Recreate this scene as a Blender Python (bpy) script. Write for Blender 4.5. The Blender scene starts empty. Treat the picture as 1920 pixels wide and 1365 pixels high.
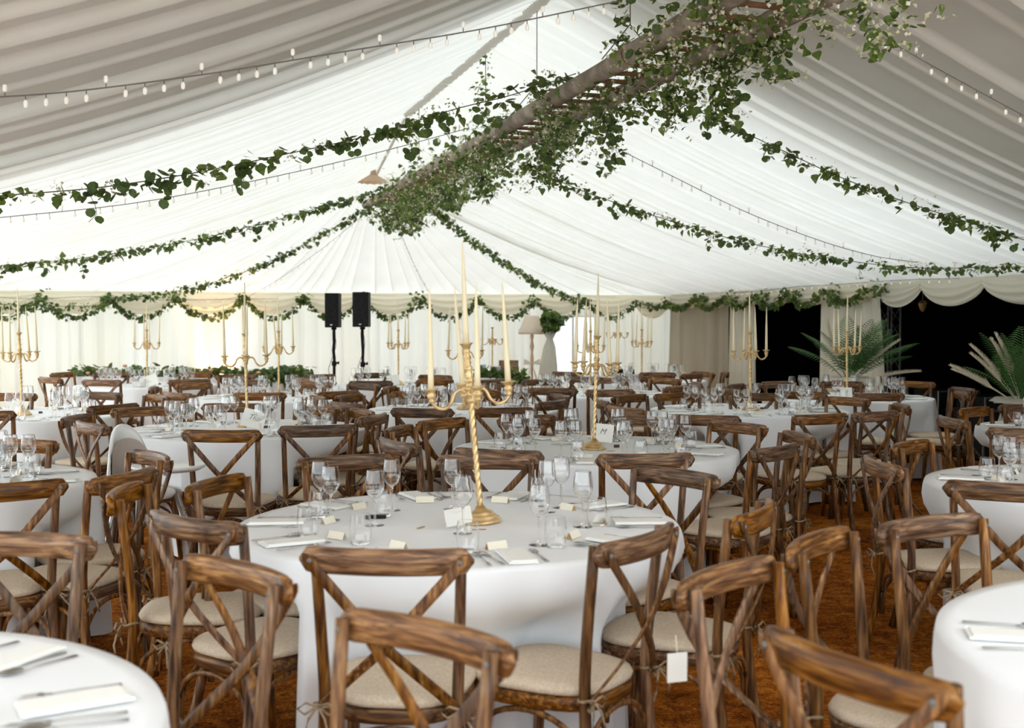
import bpy, bmesh, math, random
import numpy as np
from mathutils import Vector, Matrix, Euler
rnd = random.Random(7)
nr = np.random.RandomState(7)
PI = math.pi
sc = bpy.context.scene
C = sc.collection

# ---------------------------------------------------------------- camera
F = 2150.0; CH = 1.474; HZ = 608.0
PITCH = math.atan((682.5-HZ)/F)
cam = bpy.data.cameras.new('camera'); cam.sensor_width = 36; cam.lens = 36*F/1920
cam.dof.use_dof = True; cam.dof.focus_distance = 6.3; cam.dof.aperture_fstop = 3.4
cam.clip_end = 200
co = bpy.data.objects.new('camera', cam); C.objects.link(co)
co.location = (0, 0, CH); co.rotation_euler = (PI/2-PITCH, 0, 0); sc.camera = co
# ---------------------------------------------------------------- world and exposure
w = bpy.data.worlds.new('overcast_sky'); sc.world = w; w.use_nodes = True
w.node_tree.nodes['Background'].inputs[0].default_value = (0.87, 0.965, 1.0, 1)
w.node_tree.nodes['Background'].inputs[1].default_value = 1.0
sc.view_settings.view_transform = 'Standard'; sc.view_settings.look = 'None'
sc.view_settings.gamma = 1; sc.view_settings.use_curve_mapping = False
sc.view_settings.exposure = 1.98
sun = bpy.data.lights.new('sun', 'SUN'); sun.energy = 0.1; sun.angle = 0.35; sun.color = (1, .94, .84)
so = bpy.data.objects.new('sun', sun); C.objects.link(so)
so.rotation_euler = (math.radians(-38), math.radians(-12), 0)

# ---------------------------------------------------------------- projection helpers (a place in the tent from a sighting)
AL = math.atan(660/F); CA, SA = math.cos(AL), math.sin(AL)
def TW(t, s, z=0): return Vector((t*CA-s*SA, t*SA+s*CA, z))      # tent axes (across, along, up) to world
def ray(px, py):
    f = Vector((0, math.cos(PITCH), -math.sin(PITCH))); u = Vector((0, math.sin(PITCH), math.cos(PITCH)))
    return f + Vector((1, 0, 0))*((px-960)/F) + u*((682.5-py)/F)
O = Vector((0, 0, CH))
def PZ(px, py, z): d = ray(px, py); return O + d*((z-CH)/d.z)
def PY(px, py, Y): d = ray(px, py); return O + d*(Y/d.y)
def PS(px, py, s): d = ray(px, py); return O + d*(s/(-d.x*SA+d.y*CA))
def PT(px, py, t): d = ray(px, py); return O + d*(t/(d.x*CA+d.y*SA))

# ---------------------------------------------------------------- materials
def mat(name, col, rough=.6, metal=0, spec=.5, **k):
    m = bpy.data.materials.new(name); m.use_nodes = True
    b = m.node_tree.nodes['Principled BSDF']
    b.inputs['Base Color'].default_value = (*col, 1); b.inputs['Roughness'].default_value = rough
    b.inputs['Metallic'].default_value = metal; b.inputs['Specular IOR Level'].default_value = spec
    for kk, v in k.items(): b.inputs[kk].default_value = v
    return m
def nn(m, t, **k):
    n = m.node_tree.nodes.new(t)
    for a, v in k.items(): setattr(n, a, v)
    return n
def noisy(m, scale=(1, 1, 1), nscale=8, cols=None, detail=5, bump=.0, dist=.01, rand=0, coord='Object', distort=0):
    """colour ramp of a stretched noise, and a bump"""
    L = m.node_tree.links; b = m.node_tree.nodes['Principled BSDF']
    tc = nn(m, 'ShaderNodeTexCoord'); mp = nn(m, 'ShaderNodeMapping'); mp.inputs['Scale'].default_value = scale
    L.new(tc.outputs[coord], mp.inputs[0])
    src = mp.outputs[0]
    oi = nn(m, 'ShaderNodeObjectInfo')
    if rand:
        mu = nn(m, 'ShaderNodeMath', operation='MULTIPLY'); mu.inputs[1].default_value = 37.0
        L.new(oi.outputs['Random'], mu.inputs[0])
        ad = nn(m, 'ShaderNodeVectorMath', operation='ADD'); L.new(src, ad.inputs[0]); L.new(mu.outputs[0], ad.inputs[1]); src = ad.outputs[0]
    no = nn(m, 'ShaderNodeTexNoise'); no.inputs['Scale'].default_value = nscale; no.inputs['Detail'].default_value = detail
    no.inputs['Distortion'].default_value = distort
    L.new(src, no.inputs['Vector'])
    out = None
    if cols:
        cr = nn(m, 'ShaderNodeValToRGB'); e = cr.color_ramp.elements
        while len(e) < len(cols): e.new(.5)
        for i, (p, c) in enumerate(cols): e[i].position = p; e[i].color = (*c, 1)
        L.new(no.outputs['Fac'], cr.inputs[0]); out = cr.outputs[0]
        if rand:
            hs = nn(m, 'ShaderNodeHueSaturation')
            mr = nn(m, 'ShaderNodeMapRange'); mr.inputs[3].default_value = 1-rand; mr.inputs[4].default_value = 1+rand
            L.new(oi.outputs['Random'], mr.inputs[0]); L.new(mr.outputs[0], hs.inputs['Value']); L.new(out, hs.inputs['Color'])
            m2 = nn(m, 'ShaderNodeMath', operation='FRACT'); m3 = nn(m, 'ShaderNodeMath', operation='MULTIPLY'); m3.inputs[1].default_value = 17.3
            L.new(oi.outputs['Random'], m3.inputs[0]); L.new(m3.outputs[0], m2.inputs[0])
            mr2 = nn(m, 'ShaderNodeMapRange'); mr2.inputs[3].default_value = .75; mr2.inputs[4].default_value = 1.12
            L.new(m2.outputs[0], mr2.inputs[0]); L.new(mr2.outputs[0], hs.inputs['Saturation']); out = hs.outputs[0]
        L.new(out, b.inputs['Base Color'])
    if bump:
        bu = nn(m, 'ShaderNodeBump'); bu.inputs['Strength'].default_value = bump; bu.inputs['Distance'].default_value = dist
        L.new(no.outputs['Fac'], bu.inputs['Height']); L.new(bu.outputs[0], b.inputs['Normal'])
    return m
def translucent(m, fac, col):
    L = m.node_tree.links; b = m.node_tree.nodes['Principled BSDF']
    t = nn(m, 'ShaderNodeBsdfTranslucent'); t.inputs[0].default_value = (*col, 1)
    mx = nn(m, 'ShaderNodeMixShader'); mx.inputs[0].default_value = fac
    o = m.node_tree.nodes['Material Output']
    L.new(b.outputs[0], mx.inputs[1]); L.new(t.outputs[0], mx.inputs[2]); L.new(mx.outputs[0], o.inputs[0])
    return m
WOODC = [(.27, (.022, .0075, .002)), (.43, (.088, .033, .008)), (.55, (.185, .077, .020)), (.67, (.29, .142, .045)), (.80, (.46, .31, .16))]
M = {}
M['wood_x'] = noisy(mat('brown_wood_grain_across', (.2, .1, .05), .42, spec=.3), (4, 40, 60), 1.6, WOODC, 8, .4, .003, rand=.36, distort=.5)
M['wood_z'] = noisy(mat('brown_wood_grain_upright', (.2, .1, .05), .42, spec=.3), (50, 50, 4), 1.6, WOODC, 8, .4, .003, rand=.34, distort=.3)
M['linen'] = noisy(mat('beige_linen', (.6, .5, .4), .95, spec=.1), (1, 1, 1), 120, [(.3, (.53, .42, .31)), (.7, (.68, .57, .44))], 4, .25, .002)
M['jute'] = noisy(mat('jute_ribbon', (.4, .3, .2), .9, spec=.1), (1, 1, 1), 90, [(.3, (.22, .15, .09)), (.7, (.42, .31, .2))])
M['cloth'] = noisy(mat('white_table_linen', (.86, .88, .92), .8, spec=.2), (1, 1, 1), 3, [(.3, (.85, .862, .885)), (.7, (.885, .893, .91))], 3, .25, .015)
M['napkin'] = mat('white_napkin', (.88, .87, .84), .85, spec=.15)
M['lining'] = translucent(noisy(mat('ivory_roof_lining', (.9, .88, .84), .85, spec=.1), (1, 1, 1), 2, [(.3, (.86, .84, .79)), (.7, (.93, .925, .90))], 3), .205, (.94, .925, .88))
M['drape'] = translucent(noisy(mat('cream_wall_drape', (.85, .8, .7), .85, spec=.1), (.5, .5, .05), 3, [(.42, (.83, .77, .64)), (.56, (.89, .885, .86))], 2), .37, (.90, .875, .81))
M['beige'] = translucent(mat('champagne_curtain', (.62, .55, .42), .85, spec=.1), .35, (.60, .52, .38))
M['swag'] = translucent(mat('cream_swag_fabric', (.93, .88, .74), .85, spec=.1), .35, (.93, .87, .72))
M['pvc'] = translucent(mat('white_tent_canvas', (.85, .85, .85), .6), .6, (.92, .92, .92))
M['cover'] = translucent(mat('grey_added_shade_cover', (.35, .36, .33), .8), .5, (.40, .42, .38))  # for the added cover that dims the near lining
M['matting'] = None
M['gold'] = noisy(mat('antique_gold', (.72, .5, .24), .38, .55), (1, 1, 1), 22, [(.3, (.46, .28, .11)), (.62, (.78, .56, .28))], 4, .1, .002)
M['candle'] = mat('ivory_wax', (.86, .74, .5), .45, spec=.4)
M['candle'].node_tree.nodes['Principled BSDF'].inputs['Subsurface Weight'].default_value = 0.0
M['glass'] = mat('clear_glass', (1, 1, 1), .0, spec=.5, **{'Transmission Weight': 1.0, 'IOR': 1.45})
M['steel'] = mat('cutlery_steel', (.55, .54, .52), .22, 1)
M['card'] = mat('cream_card', (.85, .79, .66), .8, spec=.1)
M['whitecard'] = mat('white_card', (.86, .84, .79), .8, spec=.1)
M['kraft'] = mat('kraft_card', (.42, .26, .11), .8, spec=.1)
M['ink'] = mat('grey_ink', (.16, .15, .14), .7)
M['choc'] = mat('dark_brown_block', (.07, .03, .015), .5)
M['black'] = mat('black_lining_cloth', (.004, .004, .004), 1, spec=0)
M['blackplastic'] = noisy(mat('black_plastic', (.012, .012, .013), .6, spec=.1), (1, 1, 1), 60, [(.3, (.008, .008, .008)), (.7, (.02, .02, .021))], 2, .2, .002)
M['chrome'] = mat('aluminium', (.5, .5, .5), .4, 1)
M['padgrey'] = mat('grey_beige_seat_pad', (.45, .38, .33), .8)
M['truss'] = mat('dull_aluminium', (.13, .13, .135), .5, .8)
M['white'] = mat('white_plastic', (.80, .79, .77), .35)
M['leafA'] = noisy(mat('eucalyptus_leaf', (.1, .16, .06), .5, spec=.3), (1, 1, 1), 9, [(.35, (.035, .068, .025)), (.52, (.085, .140, .050)), (.68, (.16, .225, .085))], 2)
M['leafB'] = noisy(mat('ivy_leaf', (.1, .16, .06), .45, spec=.4), (1, 1, 1), 9, [(.35, (.045, .085, .018)), (.52, (.125, .200, .040)), (.68, (.27, .36, .095))], 2)
for k in ('leafA', 'leafB'): translucent(M[k], .22, (.22, .32, .06))
M['blossom'] = mat('pale_blossom', (.66, .68, .40), .7)
M['blossomw'] = mat('white_blossom', (.82, .80, .68), .7)
M['stem'] = mat('green_brown_stem', (.09, .085, .04), .8)
M['bark'] = noisy(mat('rustic_pole_bark', (.3, .25, .2), .85, spec=.2), (1, 1, 1), 7, [(.3, (.20, .165, .13)), (.55, (.38, .32, .26)), (.75, (.55, .49, .41))], 8, .6, .01)
M['rung'] = noisy(mat('rung_wood', (.3, .18, .1), .6), (1, 1, 1), 12, [(.3, (.15, .075, .035)), (.7, (.32, .18, .095))], 4)
M['rope'] = mat('rope', (.42, .34, .22), .9)
M['wire'] = mat('thin_grey_wire', (.20, .19, .17), .6)
M['bulb'] = mat('frosted_bulb', (.95, .93, .88), .3); _b = M['bulb'].node_tree.nodes['Principled BSDF']
_b.inputs['Emission Color'].default_value = (1, .93, .8, 1); _b.inputs['Emission Strength'].default_value = .06
M['shade'] = translucent(mat('cream_lamp_shade', (.93, .85, .74), .9), .45, (.95, .86, .74))
M['straw'] = translucent(mat('straw', (.62, .47, .33), .9), .4, (.7, .5, .33))
M['palewood'] = mat('pale_turned_wood', (.62, .40, .24), .5)
M['palm'] = mat('palm_leaf', (.045, .12, .022), .5)
M['pampas'] = mat('cream_pampas', (.72, .64, .48), 1, spec=0)
M['tulle'] = translucent(mat('white_tulle', (.82, .80, .72), .9), .5, (.8, .78, .7))
M['rust'] = mat('terracotta_pot', (.30, .10, .04), .8)
M['photo'] = noisy(mat('photograph_print', (.3, .3, .35), .4), (1, 1, 1), 9, [(.4, (.12, .15, .22)), (.6, (.55, .55, .55))])
M['bowl'] = mat('white_ceramic', (.82, .83, .82), .3)
M['peach'] = mat('peach_rose', (.75, .42, .27), .7)
M['grass'] = mat('pale_outdoor_ground', (.42, .42, .38), 1)
M['slat'] = mat('weathered_pale_board', (.74, .73, .70), .8)
M['winglass'] = mat('clear_window_sheet', (1, 1, 1), .02, **{'Transmission Weight': 1.0, 'IOR': 1.02})
def matting():
    m = mat('orange_brown_coir_matting', (.3, .12, .03), 1, spec=.05); L = m.node_tree.links; b = m.node_tree.nodes['Principled BSDF']
    tc = nn(m, 'ShaderNodeTexCoord')
    n1 = nn(m, 'ShaderNodeTexNoise'); n1.inputs['Scale'].default_value = 1.1; n1.inputs['Detail'].default_value = 6
    n2 = nn(m, 'ShaderNodeTexNoise'); n2.inputs['Scale'].default_value = 75; n2.inputs['Detail'].default_value = 5
    n3 = nn(m, 'ShaderNodeTexNoise'); n3.inputs['Scale'].default_value = 14; n3.inputs['Detail'].default_value = 4; n3.inputs['Distortion'].default_value = 1.2
    wv = nn(m, 'ShaderNodeTexWave', bands_direction='Y'); wv.inputs['Scale'].default_value = 14; wv.inputs['Distortion'].default_value = 3; wv.inputs['Detail'].default_value = 3; wv.inputs['Detail Scale'].default_value = 3
    for n in (n1, n2, n3, wv): L.new(tc.outputs['Object'], n.inputs['Vector'])
    a = nn(m, 'ShaderNodeMath', operation='ADD'); L.new(n1.outputs[0], a.inputs[0]); L.new(n2.outputs[0], a.inputs[1])
    a2 = nn(m, 'ShaderNodeMath', operation='ADD'); L.new(a.outputs[0], a2.inputs[0]); L.new(n3.outputs[0], a2.inputs[1])
    a3 = nn(m, 'ShaderNodeMath', operation='MULTIPLY_ADD'); L.new(wv.outputs['Fac'], a3.inputs[0]); a3.inputs[1].default_value = .12; L.new(a2.outputs[0], a3.inputs[2])
    dv = nn(m, 'ShaderNodeMath', operation='DIVIDE'); L.new(a3.outputs[0], dv.inputs[0]); dv.inputs[1].default_value = 3.12
    cr = nn(m, 'ShaderNodeValToRGB'); e = cr.color_ramp.elements
    e[0].position = .40; e[0].color = (.10, .022, .002, 1); e[1].position = .60; e[1].color = (.62, .215, .028, 1); x = e.new(.5); x.color = (.30, .085, .008, 1)
    L.new(dv.outputs[0], cr.inputs[0]); L.new(cr.outputs[0], b.inputs['Base Color'])
    bu = nn(m, 'ShaderNodeBump'); bu.inputs['Strength'].default_value = .9; bu.inputs['Distance'].default_value = .02
    L.new(dv.outputs[0], bu.inputs['Height']); L.new(bu.outputs[0], b.inputs['Normal'])
    return m
M['matting'] = matting()

# ---------------------------------------------------------------- mesh helpers
class MB:
    def __init__(s): s.v = []; s.f = []
    def add(s, vs, fs):
        o = len(s.v); s.v.extend([tuple(x) for x in vs]); s.f.extend([tuple(i+o for i in q) for q in fs]); return s
    def box(s, c, d, R=None):
        vs = [Vector((x*d[0]/2, y*d[1]/2, z*d[2]/2)) for x in (-1, 1) for y in (-1, 1) for z in (-1, 1)]
        if R is not None: vs = [R @ v for v in vs]
        vs = [v+Vector(c) for v in vs]
        return s.add(vs, [(0, 1, 3, 2), (4, 6, 7, 5), (0, 4, 5, 1), (2, 3, 7, 6), (0, 2, 6, 4), (1, 5, 7, 3)])
    def lathe(s, prof, n=16, c=(0, 0, 0), closed=False):
        vs = []; m = len(prof)
        for r, z in prof:
            for i in range(n):
                a = 2*PI*i/n; vs.append((c[0]+r*math.cos(a), c[1]+r*math.sin(a), c[2]+z))
        fs = []
        for j in range(m if closed else m-1):
            k = (j+1) % m
            for i in range(n):
                i2 = (i+1) % n; fs.append((j*n+i, j*n+i2, k*n+i2, k*n+i))
        if not closed: fs.append(tuple(range(n))[::-1]); fs.append(tuple((m-1)*n+i for i in range(n)))
        return s.add(vs, fs)
    def sweep(s, pts, sec, side=None, scale=None, cap=True):
        """sec = list of (a,b): a along 'side' axis, b along the other; scale[i]=(sa,sb)"""
        pts = [Vector(p) for p in pts]; n = len(pts); m = len(sec); vs = []
        for i, p in enumerate(pts):
            t = (pts[min(i+1, n-1)]-pts[max(i-1, 0)]).normalized()
            sd = Vector(side) if side is not None else (Vector((0, 0, 1)) if abs(t.z) < .9 else Vector((1, 0, 0)))
            A = (sd - t*sd.dot(t)).normalized(); B = t.cross(A)
            sa, sb = scale[i] if scale else (1, 1)
            for a, b in sec: vs.append(p+A*(a*sa)+B*(b*sb))
        fs = [(i*m+j, i*m+(j+1) % m, (i+1)*m+(j+1) % m, (i+1)*m+j) for i in range(n-1) for j in range(m)]
        if cap: fs.append(tuple(range(m))[::-1]); fs.append(tuple((n-1)*m+j for j in range(m)))
        return s.add(vs, fs)
    def tube(s, pts, r, n=6, taper=None):
        sec = [(r*math.cos(2*PI*i/n), r*math.sin(2*PI*i/n)) for i in range(n)]
        return s.sweep(pts, sec, scale=[(q, q) for q in taper] if taper else None)
    def mesh(s, name, m, smooth=True):
        me = bpy.data.meshes.new(name); me.from_pydata(s.v, [], s.f)
        for x in (m if isinstance(m, (list, tuple)) else [m]): me.materials.append(x)
        if smooth: me.polygons.foreach_set('use_smooth', [True]*len(me.polygons))
        me.update(); return me
    def build(s, name, m, parent=None, smooth=True, loc=None, rz=0):
        return put(name, s.mesh(name, m, smooth), parent, loc, rz)
def put(name, me, parent=None, loc=None, rz=0):
    o = bpy.data.objects.new(name, me); C.objects.link(o)
    if parent is not None: o.parent = parent
    if loc is not None: o.location = loc
    if rz: o.rotation_euler = (0, 0, rz)
    return o
def chamfer(a, b, c):
    a, b = a/2, b/2
    return [(a, b-c), (a-c, b), (-a+c, b), (-a, b-c), (-a, -b+c), (-a+c, -b), (a-c, -b), (a, -b+c)]
LABELS = {}
def tag(o, label, cat, group=None, kind=None):
    n = LABELS.get(label, 0); LABELS[label] = n+1
    o['label'] = label; o['category'] = cat
    if group: o['group'] = group
    if kind: o['kind'] = kind
    return o
def empty(name, loc=(0, 0, 0), rz=0):
    o = bpy.data.objects.new(name, None); C.objects.link(o); o.location = loc; o.rotation_euler = (0, 0, rz); o.empty_display_size = .1; return o
def struct(o): o['kind'] = 'structure'; return o
def copy_tree(o, parent=None):
    c = o.copy(); C.objects.link(c)
    if parent is not None: c.parent = parent
    for ch in KIDS.get(o.name, []): copy_tree(ch, c)
    return c
KIDS = {}
def register(root):
    for o in C.objects:
        if o.parent is not None: KIDS.setdefault(o.parent.name, [])
    def rec(o):
        ks = [x for x in o.children]; KIDS[o.name] = ks
        for k in ks: rec(k)
    rec(root)
def sag(A, B, d, n=24):
    A, B = Vector(A), Vector(B)
    return [A.lerp(B, i/n) - Vector((0, 0, 4*d*(i/n)*(1-i/n))) for i in range(n+1)]
def resample(pts, n):
    pts = [Vector(p) for p in pts]; L = [0]
    for a, b in zip(pts, pts[1:]): L.append(L[-1]+(b-a).length)
    out = []; k = 0
    for i in range(n+1):
        d = L[-1]*i/n
        while k < len(L)-2 and L[k+1] < d: k += 1
        u = (d-L[k])/max(L[k+1]-L[k], 1e-9); out.append(pts[k].lerp(pts[k+1], min(1, u)))
    return out
def smoothpath(pts, n=40):
    """Catmull-Rom"""
    P = [Vector(p) for p in pts]; P = [P[0]*2-P[1]]+P+[P[-1]*2-P[-2]]; out = []
    m = len(P)-3
    for i in range(n+1):
        x = i/n*m; k = min(int(x), m-1); u = x-k
        a, b, c, d = P[k:k+4]
        out.append(.5*((2*b)+(c-a)*u+(2*a-5*b+4*c-d)*u*u+(3*b-a-3*c+d)*u**3))
    return out

# ================================================================= THE TENT
RT = 2.85; HW = 5.5; ZR = 4.01; ZE = 1.95; SR = 13.55; SG = 15.7; SB = 17.9; S0 = -.6; ZG = 3.50
TR = RT+HW; TL_ = RT-HW
# floor
m = MB(); c = [TW(TL_-.3, -4), TW(TR+6, -4), TW(TR+6, SB+.3), TW(TL_-.3, SB+.3)]
m.add(c, [(0, 1, 2, 3)]); m.add([v-Vector((0, 0, .05)) for v in c], [(3, 2, 1, 0)])
struct(m.build('floor', M['matting'], smooth=False))
m = MB(); m.add([(-60, -40, -.06), (60, -40, -.06), (60, 80, -.06), (-60, 80, -.06)], [(0, 1, 2, 3)])
struct(m.build('ground', M['grass'], smooth=False))

def pleats(total, wmin, wmax, depth, sharp=True, seed=1, spread=.5):
    """list of (position 0..total, offset) of an irregular pleated profile"""
    r = random.Random(seed); x = 0; out = []
    while x < total:
        wd = r.uniform(wmin, wmax); dp = depth*r.uniform(.35, 1.2)
        if x+wd > total-wmin*.5: wd = total-x
        lean = r.uniform(-.25, .25)
        for fr, of in ((0, 0), (.025, .55), (.05, .95), (.09, 1), (.14, .72), (.3, .32), (.5+lean*.4, .16), (.75, .10), (.93, .03)):
            out.append((x+wd*fr, of*dp if sharp else dp*(.5-.5*math.cos(2*PI*fr))))
        x += wd
        if wd <= 1e-6: break
    out.append((total, 0)); return out

def roof_side(side):
    L1 = SB-S0
    pr = pleats(L1, .16, .55, .058, seed=3 if side < 0 else 11)
    NV = 26; vs = []; 
    r2 = random.Random(5)
    vj = [r2.uniform(.7, 1.2) for _ in pr]
    for k, (q, off) in enumerate(pr):
        s = S0+q
        # bottom edge runs the whole wall, top edge is squeezed on the hip
        if s <= SR: st, zt, zz = s, ZR, 0
        else:
            u = (s-SR)/(SB-SR); st = SR+(SG-SR)*u; zt = ZR+(ZG-ZR)*u
        top = Vector((RT, st, zt)); bot = Vector((RT+side*HW, s, ZE))
        for j in range(NV+1):
            v = j/NV
            p = top.lerp(bot, v)
            sagz = .17*math.sin(PI*v)*(1 if s <= SR else 1-.3*(s-SR)/(SB-SR))
            ruche = .018*math.sin(s*70)*max(0, 1-v/.07) if s < SR+1 else 0
            d = off*(.45+.75*math.sin(PI*min(1, v*1.0+.02)))*vj[(k//9)*9 % len(vj)]
            vs.append(TW(p.x, p.y, p.z-sagz-d+ruche))
    n = len(pr); fs = [(i*(NV+1)+j, (i+1)*(NV+1)+j, (i+1)*(NV+1)+j+1, i*(NV+1)+j+1) for i in range(n-1) for j in range(NV)]
    if side > 0: fs = [f[::-1] for f in fs]
    return vs, fs
# the ceiling: two long pleated slopes and the fan of the hip end
for side, nm in ((-1, 'ceiling'), (1, 'ceiling')):
    m = MB(); m.add(*roof_side(side)); struct(m.build(nm, M['lining']))
m = MB(); pr = pleats(HW*2, .14, .42, .07, seed=21); NV = 16; vs = []
for q, off in pr:
    t = RT-HW+q; u = q/(2*HW)
    for j in range(NV+1):
        v = j/NV; top = Vector((RT+(u-.5)*.30, SG+.03, ZG-.02)); bot = Vector((t, SB, ZE)); p = top.lerp(bot, v)
        vs.append(TW(p.x, p.y-off*.6*v, p.z-.10*math.sin(PI*v)-off*.8*v))
fs = [(i*(NV+1)+j, (i+1)*(NV+1)+j, (i+1)*(NV+1)+j+1, i*(NV+1)+j+1) for i in range(len(pr)-1) for j in range(NV)]
m.add(vs, fs); struct(m.build('ceiling', M['lining']))
# ruched ridge seam
m = MB(); n = 260
for i in range(n):
    s = S0+(SR-S0)*i/n; dz = .035*math.sin(i*1.7)
    m.add([TW(RT-.06, s, ZR-.035), TW(RT+.06, s, ZR-.035), TW(RT+.045, s+.03, ZR-.055-dz*.2), TW(RT-.045, s+.03, ZR-.055+dz*.2)], [(0, 1, 2, 3)])
m.sweep([TW(RT, S0, ZR-.02), TW(RT, SR, ZR-.02), TW(RT, SG, ZG-.01)], chamfer(.03, .035, .01))
struct(m.build('trim_1', M['lining']))
# unseen cover added above the near roof to darken the lining below it
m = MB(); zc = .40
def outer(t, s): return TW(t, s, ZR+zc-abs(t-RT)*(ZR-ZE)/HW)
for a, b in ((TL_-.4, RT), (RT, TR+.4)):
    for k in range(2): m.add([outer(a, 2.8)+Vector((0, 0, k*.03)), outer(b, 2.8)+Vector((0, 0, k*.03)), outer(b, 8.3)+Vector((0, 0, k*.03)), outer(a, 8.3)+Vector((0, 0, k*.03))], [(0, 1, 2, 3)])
OC = struct(m.build('added_shade_cover', M['cover'], smooth=False))

def drape(name, A, B, z0, z1, wmin, wmax, depth, material, seed=1, inward=None, gather=None, parent=None, nv=10):
    """hanging pleated cloth from A to B; gather(v) -> horizontal squeeze towards a side"""
    A, B = Vector(A), Vector(B); L = (B-A).length; d = (B-A)/L; nrm = Vector((-d.y, d.x, 0)) if inward is None else inward
    r = random.Random(seed); x = 0; pos = []
    while x < L:
        wd = r.uniform(wmin, wmax); 
        if x+wd > L: wd = L-x
        a = r.uniform(.3, 1.1)*depth
        for fr in (0, .12, .25, .38, .5, .62, .75, .88): pos.append((x+wd*fr, a*(.5-.5*math.cos(2*PI*fr))+(.25*a*math.sin(4*PI*fr))))
        x += max(wd, 1e-3)
    pos.append((L, 0)); vs = []
    for q, off in pos:
        for j in range(nv+1):
            v = j/nv; z = z0+(z1-z0)*v
            qq = q
            if gather: qq = gather(q/L, 1-v)*L
            p = A+d*qq+nrm*off*(1-.35*v); vs.append((p.x, p.y, z))
    n = len(pos); fs = [(i*(nv+1)+j, (i+1)*(nv+1)+j, (i+1)*(nv+1)+j+1, i*(nv+1)+j+1) for i in range(n-1) for j in range(nv)]
    m = MB(); m.add(vs, fs); return m.build(name, material, parent)
inB = TW(0, -1)-TW(0, 0); inR = TW(-1, 0)-TW(0, 0)
# window gap on the back wall
def t_of(px, s=SB): p = PS(px, 600, s); return p.x*CA+p.y*SA
def s_of(px, t=TR): p = PT(px, 600, t); return -p.x*SA+p.y*CA
tw0, tw1 = t_of(1034), t_of(1122)
struct(drape('wall_back', TW(TL_, SB), TW(tw0, SB), .0, ZE+.02, .10, .34, .09, M['drape'], 4, inB))
struct(drape('wall_back', TW(tw1, SB), TW(TR, SB), .0, ZE+.02, .10, .26, .07, M['drape'], 6, inB))
zw0, zw1 = .62, CH+17*18.6/F
struct(drape('wall_back', TW(tw0, SB+.02), TW(tw1, SB+.02), zw1, ZE+.02, .10, .26, .03, M['drape'], 8, inB))
struct(drape('wall_back', TW(tw0, SB+.02), TW(tw1, SB+.02), 0, zw0, .10, .26, .03, M['drape'], 9, inB))
# outer canvas of back wall with its window
m = MB()
def wallq(m, a, b, z0, z1, s): m.add([TW(a, s, z0), TW(b, s, z0), TW(b, s, z1), TW(a, s, z1)], [(0, 1, 2, 3)])
wallq(m, TL_-.1, tw0, 0, ZE+.15, SB+.16); wallq(m, tw1, TR+.1, 0, ZE+.15, SB+.16); wallq(m, tw0, tw1, zw1, ZE+.15, SB+.16); wallq(m, tw0, tw1, 0, zw0, SB+.16)
struct(m.build('wall_outer', M['pvc'], smooth=False))
wn = struct(empty('window_1', TW((tw0+tw1)/2, SB+.12, (zw0+zw1)/2), AL)); ww = tw1-tw0; wh = zw1-zw0
m = MB()
for x in (-1, 0, 1): m.box((x*(ww/2-.015), 0, 0), (.03, .04, wh))
for z in (-1, 1): m.box((0, 0, z*(wh/2-.015)), (ww, .04, .03))
m.build('window_frame', M['white'], wn, False)
m = MB(); m.box((0, .0, 0), (ww, .004, wh)); m.build('pane', M['winglass'], wn, False)
# pale boarded wall outside the window
bw = tag(empty('boarded_wall', TW((tw0+tw1)/2, SB+2.4, 0), AL), 'pale boarded wall outside, seen blurred through the back window', 'wall')
bm = MB(); bm.box((0, 0, 0), (4.6, .03, .156)); bme = bm.mesh('board', M['slat'], False)
for i in range(15): put('board', bme, bw, (0, 0.004*i, .08+i*.150))
# left and front walls, outside the picture
struct(drape('wall_left', TW(TL_, 14.5), TW(TL_, SB), 0, ZE+.02, .15, .5, .08, M['drape'], 14, TW(1, 0)-TW(0, 0)))
# right wall: champagne curtains, then two openings to the unlit tent next door
sc1, sc2, sc3, sc4, sc5 = s_of(1366), s_of(1381), s_of(1433), s_of(1553), s_of(1662)
struct(drape('wall_right', TW(TR, SB), TW(TR, sc1), 0, ZE+.02, .12, .5, .16, M['beige'], 17, inR))
def pillar(sa, sb, seed, lean):
    return drape('wall_right', TW(TR-.1, sa), TW(TR-.1, sb), 0, ZE+.02, .08, .22, .09, M['swag'], seed, inR,
                 gather=lambda u, v: u*(1+.22*v)+lean*v)
struct(pillar(sc2, sc3+.12, 31, -.1)); struct(pillar(sc4, sc5+.02, 33, -.02)); 
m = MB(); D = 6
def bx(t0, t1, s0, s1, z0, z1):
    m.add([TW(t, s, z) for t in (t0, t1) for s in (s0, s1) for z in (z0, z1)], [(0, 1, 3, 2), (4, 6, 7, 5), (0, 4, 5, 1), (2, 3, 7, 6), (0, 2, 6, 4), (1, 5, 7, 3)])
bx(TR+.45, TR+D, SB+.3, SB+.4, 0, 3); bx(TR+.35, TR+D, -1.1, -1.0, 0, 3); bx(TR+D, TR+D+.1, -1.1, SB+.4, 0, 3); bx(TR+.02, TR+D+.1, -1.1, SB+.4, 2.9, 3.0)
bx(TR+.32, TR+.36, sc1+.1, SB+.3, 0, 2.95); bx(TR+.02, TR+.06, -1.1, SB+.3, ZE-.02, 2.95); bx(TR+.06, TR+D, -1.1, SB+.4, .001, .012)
struct(m.build('wall_dark_annex', M['black'], smooth=False))

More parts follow.
